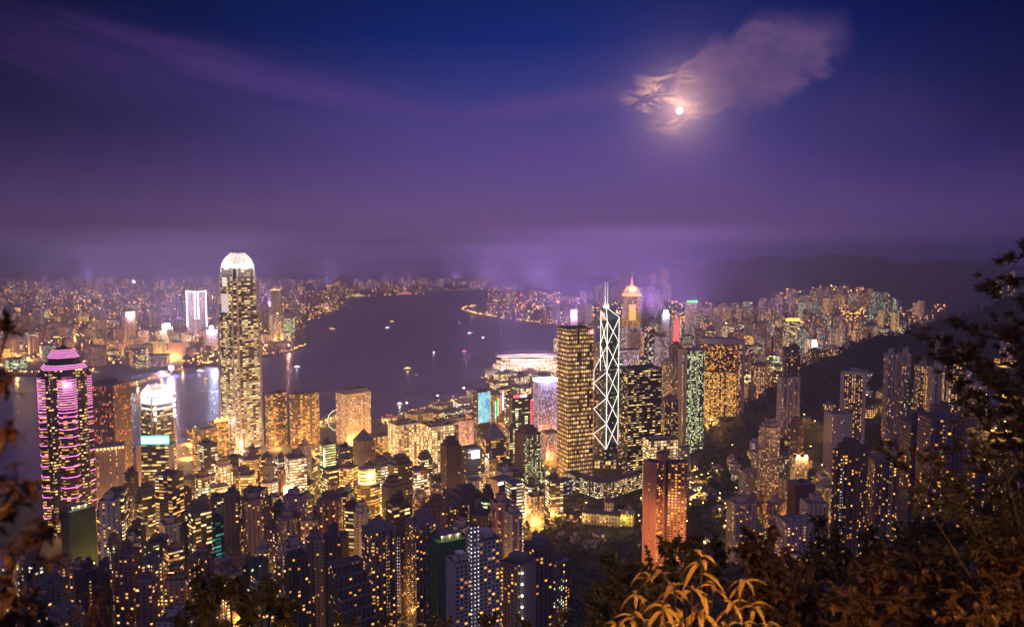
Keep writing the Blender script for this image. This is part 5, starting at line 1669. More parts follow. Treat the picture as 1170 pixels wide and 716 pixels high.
# ------------------------------------------------------------------ special buildings across the water
r, W, D, H, P = T('office_tower', 213, 235, 332, 3500, 'lilac', 'tower across the water outlined in white light like a double portal', OF, roof='flat', sp=0, depth=40, short='portal-lit tower', lit=.7, bri=1.2)
for x in (-.46, -.08, .08, .46):
    f = MB(); f.box(W * x, -D / 2 - 1.5, H * (.3 if abs(x) > .2 else .45), W * .05, 2, H * (.7 if abs(x) > .2 else .55)); f.build('light_line', G_WHITE, r)
f = MB(); f.bar((-W / 2, -D / 2 - 1, H + 3), (0, -D / 2 - 1, H - 3), 2, 5); f.bar((0, -D / 2 - 1, H - 3), (W / 2, -D / 2 - 1, H + 3), 2, 5); f.build('roof_line', G_WHITE, r)
f = MB(); f.box(0, -D / 2 - 14, 0, W * 1.7, 26, 34); props(f.build('podium', [FACADE], r), 'lilac', lit=.95, bri=2.2, cw=6, ch=6)
for (x0, x1, yt, Y, lab, sh, mat, sw, shh, st) in (
        (142, 154, 361, 3300, 'dark tower across the water topped by a wide glaring white billboard', 'white-billboard tower', G_WHITE, 36, 20, 'flatb'),
        (183, 195, 375, 3150, 'yellow-lit tower across the water under a tilted white screen', 'tilted-screen tower', G_WHITE, 32, 22, 'cream'),
        (233, 248, 376, 3050, 'rosy tower across the water with one dazzling blue-white roof lamp', 'blue-lamp tower', G_BLUE, 16, 16, 'rose'),
        (306, 322, 331, 3900, 'dark tower across the water with a lit double-rail roof', 'double-rail dark tower', G_WARM, 50, 3, 'flatd'),
        (755, 765, 358, 2900, 'violet-grey tower with a blue-white lamp glaring on top', 'blue-white lamp tower', G_BLUE, 16, 14, 'flat'),
        (783, 797, 345, 3100, 'rosy tower topped by a bright green rooftop sign', 'green-sign tower', G_GREEN, 44, 8, 'rose'),
        (767, 777, 362, 2700, 'tower fronted by a tall red light display', 'red-display tower', G_RED, 8, 6, 'rose'),
        (896, 914, 366, 2300, 'office tower with a glowing yellow rooftop band', 'yellow-band tower', G_GOLD, 40, 9, 'office'),
        (650, 660, 360, 4100, 'tower with a magenta-white lamp glaring on its roof', 'magenta-lamp tower', G_MAG, 34, 30, 'flat'),
        (308, 324, 358, 3450, 'low tower across the water whose front glows pale yellow', 'pale-yellow glowing block', G_WARM, 6, 6, 'cream'),
        (926, 934, 392, 2300, 'tower with a round white-green lamp at its shoulder', 'white-green lamp tower', G_WHITE, 12, 10, 'flat'),
        (586, 603, 339, 6300, 'far tower block topped by a red rooftop sign', 'red-sign far block', G_RED, 120, 26, 'flatd')):
    r, W, D, H, P = T('office_tower', x0, x1, yt, Y, st, lab, OF, roof='flat', short=sh, lit=.62, bri=1.2, parts=False, sp=.2)
    f = MB(); f.box(0, -D * .3, H + 2, sw, 4, shh); f.build('sign_panel', mat, r)
    if 'tilted' in lab: r.children[-1].rotation_euler = (0, R(-14), 0)
    if 'red light display' in lab:
        for i in range(10):
            f = MB(); f.box(0, -D / 2 - 1, H * (.35 + .06 * i), W * .6, 1.5, H * .04); f.build('light_bar', G_RED, r)
    if mat in (G_BLUE, G_MAG, G_WHITE):
        lamp_light('roof_lamp', r, (0, -D / 2 - 10, H + 8), {G_BLUE: 9e5, G_MAG: 1.6e6, G_WHITE: 5e5}[mat], {G_BLUE: (.6, .65, 1), G_MAG: (1, .6, .95), G_WHITE: (1, .93, .95)}[mat], 4)
# station hall on the far waterfront
p = at_z(180, 418, 4)
r = tag(empty('harbour_terminal', (p.x, p.y, 3), .2), 'wide low rosy terminal building on the far waterfront, left of a glaring white lamp', 'terminal')
FOOT.append((p.x, p.y, 50)); ANCHORS.append((179, 405, p.y, 'rosy terminal', r))
f = MB(); f.box(0, 0, 0, 76, 40, 40); props(f.build('wall', [FACADE], r), 'rose', lit=.5, cw=4, ch=5)
f = MB(); f.box(0, 0, 40, 82, 46, 3); f.build('roof', ROOFB, r)
p = at_z(196, 428, 3)
r = tag(empty('floodlight_mast', (p.x, p.y, 3)), 'dazzling magenta-white floodlight at the tip of the far pier', 'floodlight')
f = MB(); f.bar((0, 0, 0), (0, 0, 18), .6, 6); f.build('pole', STEEL, r)
f = MB(); f.box(0, 0, 18, 16, 4, 12); f.build('lamp_head', G_MAG, r)
lamp_light('flood_lamp', r, (0, -8, 24), 1.0e6, (1, .72, .95), 4)

# ------------------------------------------------------------------ piers and wheel
for (x0, y0, x1, y1, w_, lab) in ((130, 446, 205, 421, 46, 'long lit pier reaching across the far side of the harbour'), (352, 489, 384, 476, 40, 'orange-lit ferry pier beside the round-window tower'),
                                  (236, 506, 216, 492, 30, 'short pier behind the tan pier tower'), (62, 432, 104, 424, 40, 'golden quay shed on the far left shore')):
    a, b_ = at_z(x0, y0, 3), at_z(x1, y1, 3)
    L = (b_ - a).length; m_ = (a + b_) / 2
    r = tag(empty('pier', (m_.x, m_.y, 0), math.atan2(b_.y - a.y, b_.x - a.x)), lab, 'pier')
    FOOT.append((m_.x, m_.y, 30))
    f = MB(); f.box(0, 0, -3, L, w_, 6); f.build('deck', CONC, r)
    f = MB(); f.box(0, 0, 3, L * .9, w_ * .5, 9); props(f.build('shed', [FACADE], r), 'gold', cw=5, ch=4.5, lit=.7, bri=1.5, la=GLD, lb=AMB)
    f = MB(); f.prism(rect(L * .92, w_ * .56), 12, 16, 0, 0, True, poly1=rect(L * .92, w_ * .1)); f.build('roof', ROOFB, r)
    for k in range(6):
        q = MB(); q.bar((-L * .45 + L * .18 * k, -w_ * .4, 3), (-L * .45 + L * .18 * k, -w_ * .4, 12), .3, 5); q.box(-L * .45 + L * .18 * k, -w_ * .4, 12, 2.2, 2.2, 1.5); q.build('lamp', G_WARM, r)
        if k % 2: lamp_light('pier_light', r, (-L * .45 + L * .18 * k, -w_ * .4 - 3, 12), 4e4, (1, .5, .15), 2)
p = at_y(387, 490, 1700)
r = tag(empty('ferris_wheel', (p.x, p.y, 5), .3), 'pale green lit observation wheel half hidden by the round-window tower', 'ferris wheel')
f = MB()
for k in range(32):
    a, b_ = 2 * math.pi * k / 32, 2 * math.pi * (k + 1) / 32
    f.bar((24 * math.cos(a), 0, 28 + 24 * math.sin(a)), (24 * math.cos(b_), 0, 28 + 24 * math.sin(b_)), .7, 4)
f.build('rim', glow('wheel_light', (.8, 1, .6), 1.6), r)
f = MB()
for k in range(16):
    a = 2 * math.pi * k / 16
    f.bar((0, 0, 28), (24 * math.cos(a), 0, 28 + 24 * math.sin(a)), .25, 4)
f.build('spokes', STEEL, r)
f = MB(); f.bar((-10, -3, 0), (0, -1, 28), .6, 5); f.bar((10, -3, 0), (0, -1, 28), .6, 5); f.build('legs', WHITE, r)
for k in range(12):
    a = 2 * math.pi * k / 12
    f = MB(); f.box(26 * math.cos(a), 0, 26.5 + 26 * math.sin(a), 2.4, 2.4, 2.6); f.build('gondola', WHITE, r)

# ------------------------------------------------------------------ boats
BOATS = [(340, 420, 30, 'white', 'white ferry with a faint wake, nearest the tall white-crowned tower'), (380, 376.5, 42, 'gold', 'gold-lit ferry alone in mid harbour'), (443, 375, 34, 'white', 'white-lit vessel in a close pair off the far shore, the left one'),
         (448, 368, 36, 'gold', 'yellow-lit vessel just behind the left vessel of the close pair'), (466, 422, 34, 'gold', 'long lit boat out in the right half of the harbour'), (476, 429, 12, 'dim', 'tiny dim launch trailing behind the long lit boat'),
         (537, 381, 30, 'white', 'bright white boat near the eastern highway shore'), (552, 386, 16, 'white', 'small pale boat right of the bright white boat'), (531, 402, 26, 'red', 'red-lit junk near the exhibition hall'),
         (496, 403, 14, 'white', 'small white launch in open water left of the red junk'), (424, 360, 18, 'dim', 'faint launch near the far cruise berth'), (402, 353, 20, 'dim', 'faint distant boat by the far shore'),
         (236, 434, 22, 'gold', 'amber-lit boat left of the tallest tower'), (230, 425, 40, 'white', 'white harbour ferry by the far left quay'), (457, 462, 18, 'white', 'small white boat near the cream grid offices'), (525, 369, 12, 'red', 'tiny red-lit boat off the highway point'),
         (379, 343.5, 95, 'gold', 'gold-lit ship left of the cruise berth'), (410, 339.6, 150, 'gold', 'long amber-lit liner at the far berth'), (464, 337.6, 190, 'red', 'great red and white lit cruise liner at the far berth'), (397, 340.5, 60, 'gold', 'small gold-lit ship between two liners')]
BM = {'white': glow('boat_white', (1, .92, .8), 1.8), 'gold': glow('boat_gold', (1, .6, .2), 1.8), 'red': glow('boat_red', (1, .22, .2), 1.6), 'dim': glow('boat_dim', (1, .8, .7), .5)}
for (px, py, L, mm, lab) in BOATS:
    p = at_z(px, py, 0)
    r = tag(empty('ferry' if L > 25 else 'boat', (p.x, p.y, 0), rnd.uniform(-.4, .4)), lab, 'boat')
    b_, h = L * .24, L * .07 + 1
    hull = [(-L / 2, -b_ * .42), (L * .25, -b_ / 2), (L / 2, 0), (L * .25, b_ / 2), (-L / 2, b_ * .42)]
    f = MB(); f.prism([(x * .94, y * .8) for x, y in hull], -1, h, 0, 0, poly1=hull); f.build('hull', DARK if mm != 'white' else WHITE, r)
    f = MB(); f.box(-L * .06, 0, h, L * .66, b_ * .8, h * .9); f.build('cabin', BM[mm], r)
    f = MB(); f.box(-L * .06, 0, h * 1.9, L * .70, b_ * .86, .5); f.box(-L * .05, 0, h * 1.9 + .5, L * .4, b_ * .6, h * .7); f.build('upper_deck', WHITE, r)
    f = MB(); f.bar((L * .05, 0, h * 2.6), (L * .05, 0, h * 2.6 + L * .14), .3, 5); f.build('mast', STEEL, r)
    if mm != 'dim': lamp_light('deck_light', r, (-L * .06, -b_ * .9, h * 2.2), (4e3 if L < 60 else 6e4), {'white': (1, .9, .8), 'gold': (1, .6, .2), 'red': (1, .25, .2)}[mm], 2)

# ------------------------------------------------------------------ street lighting
LPOLE = MB()
LPOLE.bar((0, 0, 0), (0, 0, 10), .16, 5); LPOLE.bar((0, 0, 10), (1.6, 0, 10.6), .10, 4); LPOLE.box(2.0, 0, 10.3, 2.0, .9, .6, 0, 1)
LME = LPOLE.data('street_lamp'); LME.materials.append(DARK); LME.materials.append(glow('sodium_lamp', (1, .55, .16), 14))
SOD = {}


def street_lamp(x, y, z, power, col=(1, .44, .09), nm='street_lamp', label='sodium street lamp glowing amber between the buildings', group='amber street lamps'):
    o = bpy.data.objects.new(nm, LME)
    COL.objects.link(o)
    o.location = (x, y, z)
    o.rotation_euler = (0, 0, rnd.uniform(0, 6.28))
    tag(o, label, 'street lamp', group)
    shaded = nm in ('road_lamp', 'path_lamp')          # cut-off lanterns on the wooded slope throw their light down only
    key = (power, col, shaded)
    if key not in SOD:
        ld = bpy.data.lights.new('lamp_light', 'SPOT' if shaded else 'POINT'); ld.energy = power
        if shaded: ld.spot_size, ld.spot_blend = R(150), .5
        ld.color = col; ld.shadow_soft_size = 1.0
        SOD[key] = ld
    l = bpy.data.objects.new('lamp_light', SOD[key]); COL.objects.link(l); l.parent = o; l.location = (2.0, 0, 9.6)
    return o


def lamps(n, px0, px1, Y0, Y1, power, seed, land=None, **kw):
    rg = random.Random(seed); made = 0
    for _ in range(n * 20):
        if made >= n: break
        px, Y = rg.uniform(px0, px1), rg.uniform(Y0, Y1)
        X = (px - 585) / FPX * Y
        if land is not None and not inside(land, X, Y): continue
        if not clear(X, Y, 4): continue
        street_lamp(X, Y, gz(X, Y) - .3, power, **kw); made += 1


for (fx, fy, fr) in list(FOOT):
    if 980 < fy < 1700 and -640 < fx < 110 and fr > 9:
        dd = math.hypot(fx, fy); k = fr + 7
        lx, ly = fx - fx / dd * k + rnd.uniform(-5, 5), fy - fy / dd * k
        if clear(lx, ly, 1.5) and rnd.random() < .85: street_lamp(lx, ly, gz(lx, ly) + 2, 1.1e5)
lamps(50, 150, 640, 1180, 1640, 1.4e5, 41, ISLAND)
lamps(60, 110, 600, 880, 1180, 1.1e5, 42)
lamps(50, 60, 600, 640, 880, 3.5e4, 43)
lamps(40, 640, 850, 1650, 2700, 3.5e5, 44, ISLAND, nm='lamp_post', label='lamp post glowing amber among the hazy far towers', group='lamp posts of the far districts')
lamps(40, 800, 1010, 1700, 2900, 2.4e5, 45, nm='lamp_post', label='lamp post glowing amber among the hazy far towers', group='lamp posts of the far districts')
lamps(16, 870, 1020, 820, 1250, 2e4, 46)
lamps(34, 0, 340, 2650, 3500, 6e5, 47, KOWLOON, nm='lamp_post', label='lamp post glowing amber among the hazy far towers', group='lamp posts of the far districts')

fill(30, 775, 1015, 850, 1330, 7, 17, ['flatw', 'stone', 'flatw', 'flat'], 11, 22, None, 'apartment_block', 51, None, parts=False, litk=2.6, brik=1.3)
fill(12, 640, 745, 900, 1180, 6, 13, ['flatw', 'stone'], 11, 20, None, 'apartment_block', 52, None, parts=False, litk=2.2, brik=1.3)
lamps(26, 780, 1010, 880, 1350, 2.2e4, 53, None, nm='road_lamp', label='sodium street lamp by low houses among the trees', group='amber road lamps')
fill(46, 440, 640, 1700, 2640, 8, 30, ['stone', 'gold', 'cream', 'office', 'rose'], 26, 60, ISLAND, 'commercial_block', 54, None, parts=False, litk=1.5, brik=1.5)
lamps(34, 440, 640, 1700, 2640, 1.6e5, 55, ISLAND, nm='road_lamp', label='sodium lamp along the harbourfront reclamation', group='amber harbourfront lamps')
# added upward spots on poles, put in to brighten the haze over the far districts
for (px, py, Y, pw, cc) in ((690, 350, 2900, 5e6, (1, .45, .85)), (740, 352, 2800, 5e6, (1, .5, .8)), (770, 362, 2500, 3e6, (1, .45, .6)), (620, 372, 3400, 4e6, (.95, .5, 1)), (650, 352, 4300, 5e6, (1, .5, .9)),
                            (190, 372, 3300, 3e6, (.9, .65, 1)), (150, 362, 3600, 2.5e6, (.9, .65, 1)), (240, 372, 3200, 3e6, (.95, .62, 1)), (320, 350, 4200, 4e6, (.85, .5, 1)), (60, 360, 4000, 2e6, (1, .7, .8)),
                            (420, 333, 8000, 8e6, (.9, .5, 1)), (540, 338, 7000, 8e6, (.9, .5, 1)), (100, 345, 5500, 4e6, (.95, .6, 1)), (860, 360, 3200, 1.5e6, (1, .55, .5)), (590, 415, 2640, 2.5e6, (1, .55, .95)), (100, 325, 10500, 2.2e7, (1, .6, .9)), (330, 322, 11000, 2.6e7, (1, .55, .9)), (520, 322, 11500, 2.8e7, (1, .55, .9)),
                            (660, 322, 10500, 2.4e7, (1, .5, .9)), (200, 325, 8500, 1.2e7, (1, .6, .9)), (430, 326, 9000, 1.4e7, (1, .55, .9)), (610, 330, 7000, 1.2e7, (1, .5, .9))):
    for k in range(7):
        Yk = Y * rnd.uniform(.9, 1.12)
        q = at_y(px + rnd.uniform(-60, 60), py, Yk)
        q.z = max(30, 410 - (410 - q.z))
        r = tag(empty('floodlight', (q.x, q.y, max(q.z, 30))), 'added lamp on a pole, shining violet-pink upward to brighten the haze', 'floodlight', 'added lamps that brighten the haze')
        m_ = MB(); m_.prism(circle(1.6, 10), 0, 1.2, 0, 1, True, poly1=circle(2.2, 10)); m_.build('lamp_head', [DARK, G_MAG], r)
        m_ = MB(); m_.bar((0, 0, -30), (0, 0, 0), .8, 6); m_.build('pole', STEEL, r)
        ld = bpy.data.lights.new('haze_spot', 'SPOT'); ld.energy = pw * .56; ld.color = (cc[0] * .95, cc[1], 1.0); ld.spot_size = R(172); ld.spot_blend = 1.0; ld.shadow_soft_size = 2
        lo = bpy.data.objects.new('haze_spot', ld); COL.objects.link(lo); lo.parent = r; lo.location = (0, 0, 2); lo.rotation_euler = (R(180), 0, 0)

# roads seen from above, with their lamps


def to_ground(px, py):
    v = ray(px, py)
    t = 200.0
    while t < 12000:
        q = Vector((0, 0, CAMZ)) + v * t
        if q.z < gz(q.x, q.y): break
        t += 4
    return q


def road(name, pts, w_, power, col=(1, .42, .08), n_l=6):
    P = [to_ground(*p) for p in pts]
    f = MB()
    fine = []
    for a, b_ in zip(P, P[1:]):
        for k in range(8):
            q = a.lerp(b_, k / 8); fine.append(Vector((q.x, q.y, gz(q.x, q.y) + 1.0)))
    fine.append(Vector((P[-1].x, P[-1].y, gz(P[-1].x, P[-1].y) + 1.0)))
    pre = None
    for i, q in enumerate(fine):
        t = (fine[min(i + 1, len(fine) - 1)] - fine[max(i - 1, 0)]); t.z = 0; t.normalize()
        nrm = Vector((-t.y, t.x, 0)) * w_ / 2
        cur = (q - nrm, q + nrm)
        if pre: f.face([pre[0], cur[0], cur[1], pre[1]])
        pre = cur
    o = structure(f.build(name, ASPHALT))
    for q in fine: FOOT.append((q.x, q.y, w_ * .55))
    for k in range(n_l):
        q = fine[int((k + .5) / n_l * (len(fine) - 1))]
        street_lamp(q.x + (w_ * .6 if k % 2 else -w_ * .6), q.y, q.z - 1, power, col, 'road_lamp', 'sodium street lamp beside a bright road through the wooded slope', 'amber road lamps')


road('road', [(652, 520), (634, 532), (618, 545), (606, 560)], 18, 1.5e5, n_l=9)
road('road', [(788, 527), (789, 545), (793, 560), (806, 575)], 13, 1.3e5, n_l=7)
road('road', [(892, 520), (893, 540), (897, 556), (893, 570), (886, 585)], 11, 1.0e5, n_l=8)
road('road', [(848, 600), (866, 588), (884, 592), (882, 606)], 11, 9e4, n_l=5)
road('road', [(1100, 552), (1112, 563), (1130, 567), (1146, 560)], 9, 1.6e5, n_l=6)
road('road', [(1120, 494), (1140, 498), (1160, 502)], 9, 1.2e5, n_l=5)
road('road', [(1128, 462), (1142, 456), (1158, 462)], 9, 8e4, n_l=4)
road('road', [(660, 600), (680, 596), (710, 592), (735, 600)], 8, 3.5e3, n_l=4)


# strings of far shore and highway lights: nobody could count them
f = MB()
rg = random.Random(3)
lines = [([(527, 353), (545, 358), (570, 362), (610, 367), (655, 371), (700, 375)], 120, 5), ([(527, 353), (533, 350), (545, 349)], 30, 5), ([(470, 331.5), (520, 330.6), (570, 329.6), (600, 328.8)], 40, 7),
         ([(0, 424), (60, 425), (95, 424)], 60, 3.2), ([(60, 412), (120, 410), (200, 412), (240, 414)], 60, 3), ([(232, 415), (262, 411), (300, 404), (330, 400), (350, 393)], 80, 3.2),
         ([(350, 366), (370, 358), (390, 349)], 40, 4), ([(296, 352), (300, 366), (292, 384), (304, 396)], 70, 4), ([(366, 341), (390, 338.5), (440, 337.2), (484, 335)], 70, 6),
         ([(446, 478), (470, 469), (500, 462), (540, 450)], 26, 2.2), ([(5, 405), (60, 400), (130, 402)], 50, 3), ([(830, 372), (850, 374), (870, 375)], 24, 3.5), ([(936, 367), (950, 367)], 12, 4)]
for pts, n, s_ in lines:
    for k in range(n):
        t = rg.random() * (len(pts) - 1); i = min(int(t), len(pts) - 2); u = t - i
        px, py = pts[i][0] * (1 - u) + pts[i + 1][0] * u, pts[i][1] * (1 - u) + pts[i + 1][1] * u
        q = at_z(px, py + rg.uniform(-.8, .8), 10)
        s2 = s_ * rg.uniform(.5, 1.1)
        f.prism(circle(s2 * .5, 6), q.z, q.z + s2, 0, 0, True)
        for j in range(len(f.v) - 6 * 4 - 12, len(f.v)):
            v = f.v[j]; f.v[j] = (v[0] + q.x, v[1] + q.y, v[2])
o = f.build('shore_lights', glow('shore_lamp', (1, .50, .14), 5.0)); o["kind"] = 'stuff'
# warm lights that the far shores throw on the water
for i, (px, py, pw, cc) in enumerate(((540, 356, 3e5, (1, .5, .15)), (575, 363, 3e5, (1, .5, .15)), (620, 369, 3e5, (1, .5, .15)), (20, 424, 8e4, (1, .55, .15)), (75, 425, 8e4, (1, .55, .15)), (330, 400, 2e5, (1, .4, .3)),
                                      (300, 366, 5e5, (1, .35, .12)), (370, 356, 2e5, (1, .5, .2)), (110, 372, 9e5, (1, .7, .2)), (80, 371, 6e5, (1, .7, .2)), (500, 461, 1e5, (1, .6, .3)), (530, 452, 1e5, (1, .55, .3)), (465, 470, 8e4, (1, .6, .3)))):
    q = at_z(px, py, 4)
    r = tag(empty('light_mast', (q.x, q.y, gz(q.x, q.y) - .5)), 'tall lamp mast on the distant shore, one of many amber lights', 'light mast', 'amber lamp masts on far shores')
    m_ = MB(); m_.bar((0, 0, 0), (0, 0, 22), .5, 5); m_.box(0, 0, 22, 5, 2, 2, 0, 1); m_.build('mast', [DARK, G_WARM], r)
    lamp_light('mast_light', r, (0, -3, 26), pw, cc, 2)

# moon
md = Vector((math.sin(MOON_AZ) * math.cos(MOON_EL), math.cos(MOON_AZ) * math.cos(MOON_EL), math.sin(MOON_EL)))
bm = bmesh.new(); bmesh.ops.create_icosphere(bm, subdivisions=4, radius=82)
me = bpy.data.meshes.new('moon'); bm.to_mesh(me); bm.free()
me.materials.append(glow('moonlit_surface', (1, .80, .60), 5.0))
o = bpy.data.objects.new('moon', me); COL.objects.link(o); o.location = Vector((0, 0, CAMZ)) + md * 20000
tag(o, 'bright full moon behind thin clouds', 'moon')


# ------------------------------------------------------------------ woods on the slopes
def crown_faces(f, c, r, rg, n=26, m=0):
    """a rough crown: many small leaf clumps through the volume of a lumpy ellipsoid"""
    lob = [(rg.uniform(-.5, .5) * r, rg.uniform(-.5, .5) * r, rg.uniform(-.25, .4) * r, rg.uniform(.45, .75) * r) for _ in range(4)]
    for _ in range(n):
        lx, ly, lz, lr = rg.choice(lob)
        a, b_ = rg.uniform(0, 6.283), rg.uniform(-.7, 1.45)
        q = Vector((math.cos(a) * math.cos(b_), math.sin(a) * math.cos(b_), math.sin(b_)))
        p = Vector(c) + Vector((lx, ly, lz)) + q * lr * rg.uniform(.7, 1.05)
        nn = (q + Vector((rg.uniform(-.7, .7), rg.uniform(-.7, .7), rg.uniform(-.3, .7)))).normalized()
        t = nn.cross(Vector((0, 0, 1)) if abs(nn.z) < .9 else Vector((1, 0, 0))).normalized()
        b2 = nn.cross(t)
        s_ = r * rg.uniform(.22, .42)
        k = rg.choice((4, 5, 5))
        pts = []
        for i in range(k):
            an = 6.283 * i / k + rg.uniform(-.3, .3)
            pts.append(p + (t * math.cos(an) + b2 * math.sin(an)) * s_ * rg.uniform(.6, 1.15))
        f.face(pts, None, m)


rg = random.Random(99)
f = MB()
made = 0
for _ in range(60000):
    if made >= 4600: break
    px = rg.uniform(560, 1230) if made % 2 else rg.uniform(600, 900)
    Y = 420 + 1300 * rg.random() ** 1.25
    X = (px - 585) / FPX * Y
    g = tz(X, Y)
    if g < 14: continue
    if px < 640 and (Y < 620 or Y > 1180): continue
    r_ = rg.uniform(3.0, 7.5)
    if not clear(X, Y, r_ * .5): continue
    crown_faces(f, (X, Y, g + r_ * .8), r_, rg, 22 if Y < 900 else 15)
    made += 1
for _ in range(700):        # planted streets and squares between the towers
    px, Y = rg.uniform(100, 660), rg.uniform(600, 1650)
    X = (px - 585) / FPX * Y
    r_ = rg.uniform(2.5, 5)
    if Y > 1350 and not inside(ISLAND, X - 5, Y + 10): continue
    if clear(X, Y, r_): crown_faces(f, (X, Y, gz(X, Y) + r_ * 1.1), r_, rg, 16)
o = f.build('woodland', WOODS); o["kind"] = 'stuff'


def tree(px, py, r_, lab, power=0, col=(1, .55, .1)):
    q = to_ground(px, py)
    h = r_ * 1.5
    root = tag(empty('tree', (q.x, q.y, q.z - .3)), lab, 'tree', None)
    m = MB(); m.bar((0, 0, 0), (0, 0, h), r_ * .09, 6, 0, r_ * .05)
    for k in range(4):
        a = k * 1.6 + .4
        m.bar((0, 0, h * .7), (math.cos(a) * r_ * .5, math.sin(a) * r_ * .5, h * 1.05), r_ * .04, 5, 0, r_ * .02)
    m.build('trunk', TIMBER, root)
    m = MB(); crown_faces(m, (0, 0, h + r_ * .35), r_, rg, 120); m.build('crown', LEAFB, root)
    if power:
        street_lamp(q.x + r_ * .6, q.y - r_ * 1.1, q.z, power, col, 'road_lamp', 'sodium street lamp under a golden lit tree', 'amber lamps under trees')
    return root


tree(614, 598, 6.5, 'golden lit tree right of the glassy office, taller one of two', 1.1e4)
tree(624, 588, 5.5, 'golden lit tree right of the glassy office, slightly behind the taller one', 1.1e4)
tree(668, 580, 6, 'yellow-lit tree left of the white mansion', 5e3)
tree(729, 575, 6, 'yellow-green lit tree right of the white mansion', 6e3, (.9, .8, .15))
tree(845, 592, 6, 'amber-lit tree beside the bright hillside road, left of the low white block', 1.2e4)
tree(858, 584, 5, 'smaller amber-lit tree behind the pale stocky tower', 1.2e4)
tree(872, 598, 5, 'amber-lit tree against the left end of the low white block', 8e3)
tree(650, 545, 5, 'amber-lit tree at the foot of the golden lattice tower', 6e3)
tree(600, 556, 6, 'gold-lit roadside tree left of the golden lattice tower', 1.5e4)
tree(800, 580, 5, 'lit roadside tree right of the terracotta tower', 6e3)
for i in range(46):             # small house and path lamps scattered in the dark slope
    px, py = rg.uniform(640, 1170), rg.uniform(470, 640)
    q = to_ground(px, py)
    if q.y > 1500 or q.y < 350 or not clear(q.x, q.y, 3): continue
    street_lamp(q.x, q.y, q.z + 2, 500, (1, .55, .18), 'path_lamp', 'small path lamp glowing among dark trees on the slope', 'path lamps on the wooded slope')

# ------------------------------------------------------------------ foreground planting


def leaf_shape(f, p, dr, up, L, wd_, bend=.25, fold=.18, seg=4):
    """a curved pointed leaf with a folded midrib"""
    dr = dr.normalized()
    sd = dr.cross(up)
    if sd.length < 1e-3: sd = dr.cross(Vector((1, 0, 0)))
    sd.normalize()
    nn = sd.cross(dr)
    pts = []
    for i in range(seg + 1):
        t = i / seg
        c = p + dr * L * t - Vector((0, 0, 1)) * bend * L * t * t
        w_ = wd_ * math.sin(math.pi * min(1, .08 + t * .92)) ** .8 * (1 - .25 * t) if i < seg else 0.0
        pts.append((c, w_))
    for (c0, w0), (c1, w1) in zip(pts, pts[1:]):
        f.face([c0, c1, c1 + sd * w1 + nn * w1 * fold, c0 + sd * w0 + nn * w0 * fold])
        f.face([c0, c0 - sd * w0 + nn * w0 * fold, c1 - sd * w1 + nn * w1 * fold, c1])


def pix(px, py, y):
    return at_y(px, py, y)


def shrub(name, lab, clumps, leaf, L, wd_, dens, mat, cat='shrub', base=None, bend=.3, seed=1):
    """clumps: (px, py, distance, radius px); a stem from the ground branches to every clump"""
    rg = random.Random(seed)
    C = [(pix(px, py, y), rp / FPX * y) for px, py, y, rp in clumps]
    b_ = base if base is not None else Vector((sum(c.x for c, _ in C) / len(C), sum(c.y for c, _ in C) / len(C) + .3, 0))
    b_ = Vector((b_[0], b_[1], tz(b_[0], b_[1]) - .15))
    root = tag(empty(name, b_), lab, cat)
    st, fo = MB(), MB()
    top = max(c.z for c, _ in C)
    for c, r_ in C:
        e = c - b_
        mid = Vector((e.x * .35 + rg.uniform(-.1, .1), e.y * .35 + rg.uniform(-.1, .1), e.z * .55))
        k = max(.006, .012 * e.length / 3)
        st.bar((0, 0, 0), mid, k * 2.2, 6, 0, k * 1.5); st.bar(mid, e, k * 1.5, 5, 0, k * .6)
        n = int(dens * r_ * r_ / (L * L) * 27)
        tw = max(6, n // 28)
        for t in range(tw):
            q = Vector((rg.gauss(0, 1), rg.gauss(0, 1), rg.gauss(.25, .9))).normalized()
            tip = e + q * r_ * rg.uniform(.45, 1.12)
            s0 = e + q * r_ * .1
            st.bar(s0, tip, k * .45, 4, 0, k * .2)
            for _ in range(max(4, n // tw)):
                u = rg.uniform(.25, 1.02)
                p = s0.lerp(tip, u)
                dv = (q * .7 + Vector((rg.gauss(0, .8), rg.gauss(0, .8), rg.gauss(.05, .6)))).normalized()
                l_ = L * rg.uniform(.6, 1.25)
                leaf_shape(fo, p, dv, Vector((0, 0, 1)), l_, wd_ * l_ / L * .72, bend * rg.uniform(.3, 1.5), .2, 2 if leaf == 'small' else 5)
    st.build('stem', TIMBER, root)
    fo.build('foliage', mat, root)
    return root


# dark trees and bushes along the bottom right
shrub('bush', 'dark leafy tree top left of centre in the foreground, below the terracotta tower', [(745, 660, 17, 34), (772, 632, 17, 26), (706, 668, 17.5, 34), (690, 640, 18, 14), (800, 655, 16, 36), (735, 700, 16, 50), (790, 616, 18, 14), (690, 700, 17, 34), (818, 630, 17, 20)], 'small', .16, .085, 1.5, LEAF, 'bush', seed=3)
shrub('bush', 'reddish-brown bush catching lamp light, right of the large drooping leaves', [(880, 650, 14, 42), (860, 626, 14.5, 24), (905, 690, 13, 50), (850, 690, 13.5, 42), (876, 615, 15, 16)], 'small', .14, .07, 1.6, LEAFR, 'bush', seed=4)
shrub('bush', 'dark feathery bush in front of the low white block', [(950, 618, 15, 24), (938, 650, 15, 40), (975, 640, 15, 34), (935, 600, 16, 12), (990, 612, 15.5, 18), (1005, 640, 15, 30), (960, 690, 13, 46)], 'small', .14, .06, 1.4, LEAF, 'bush', seed=5)
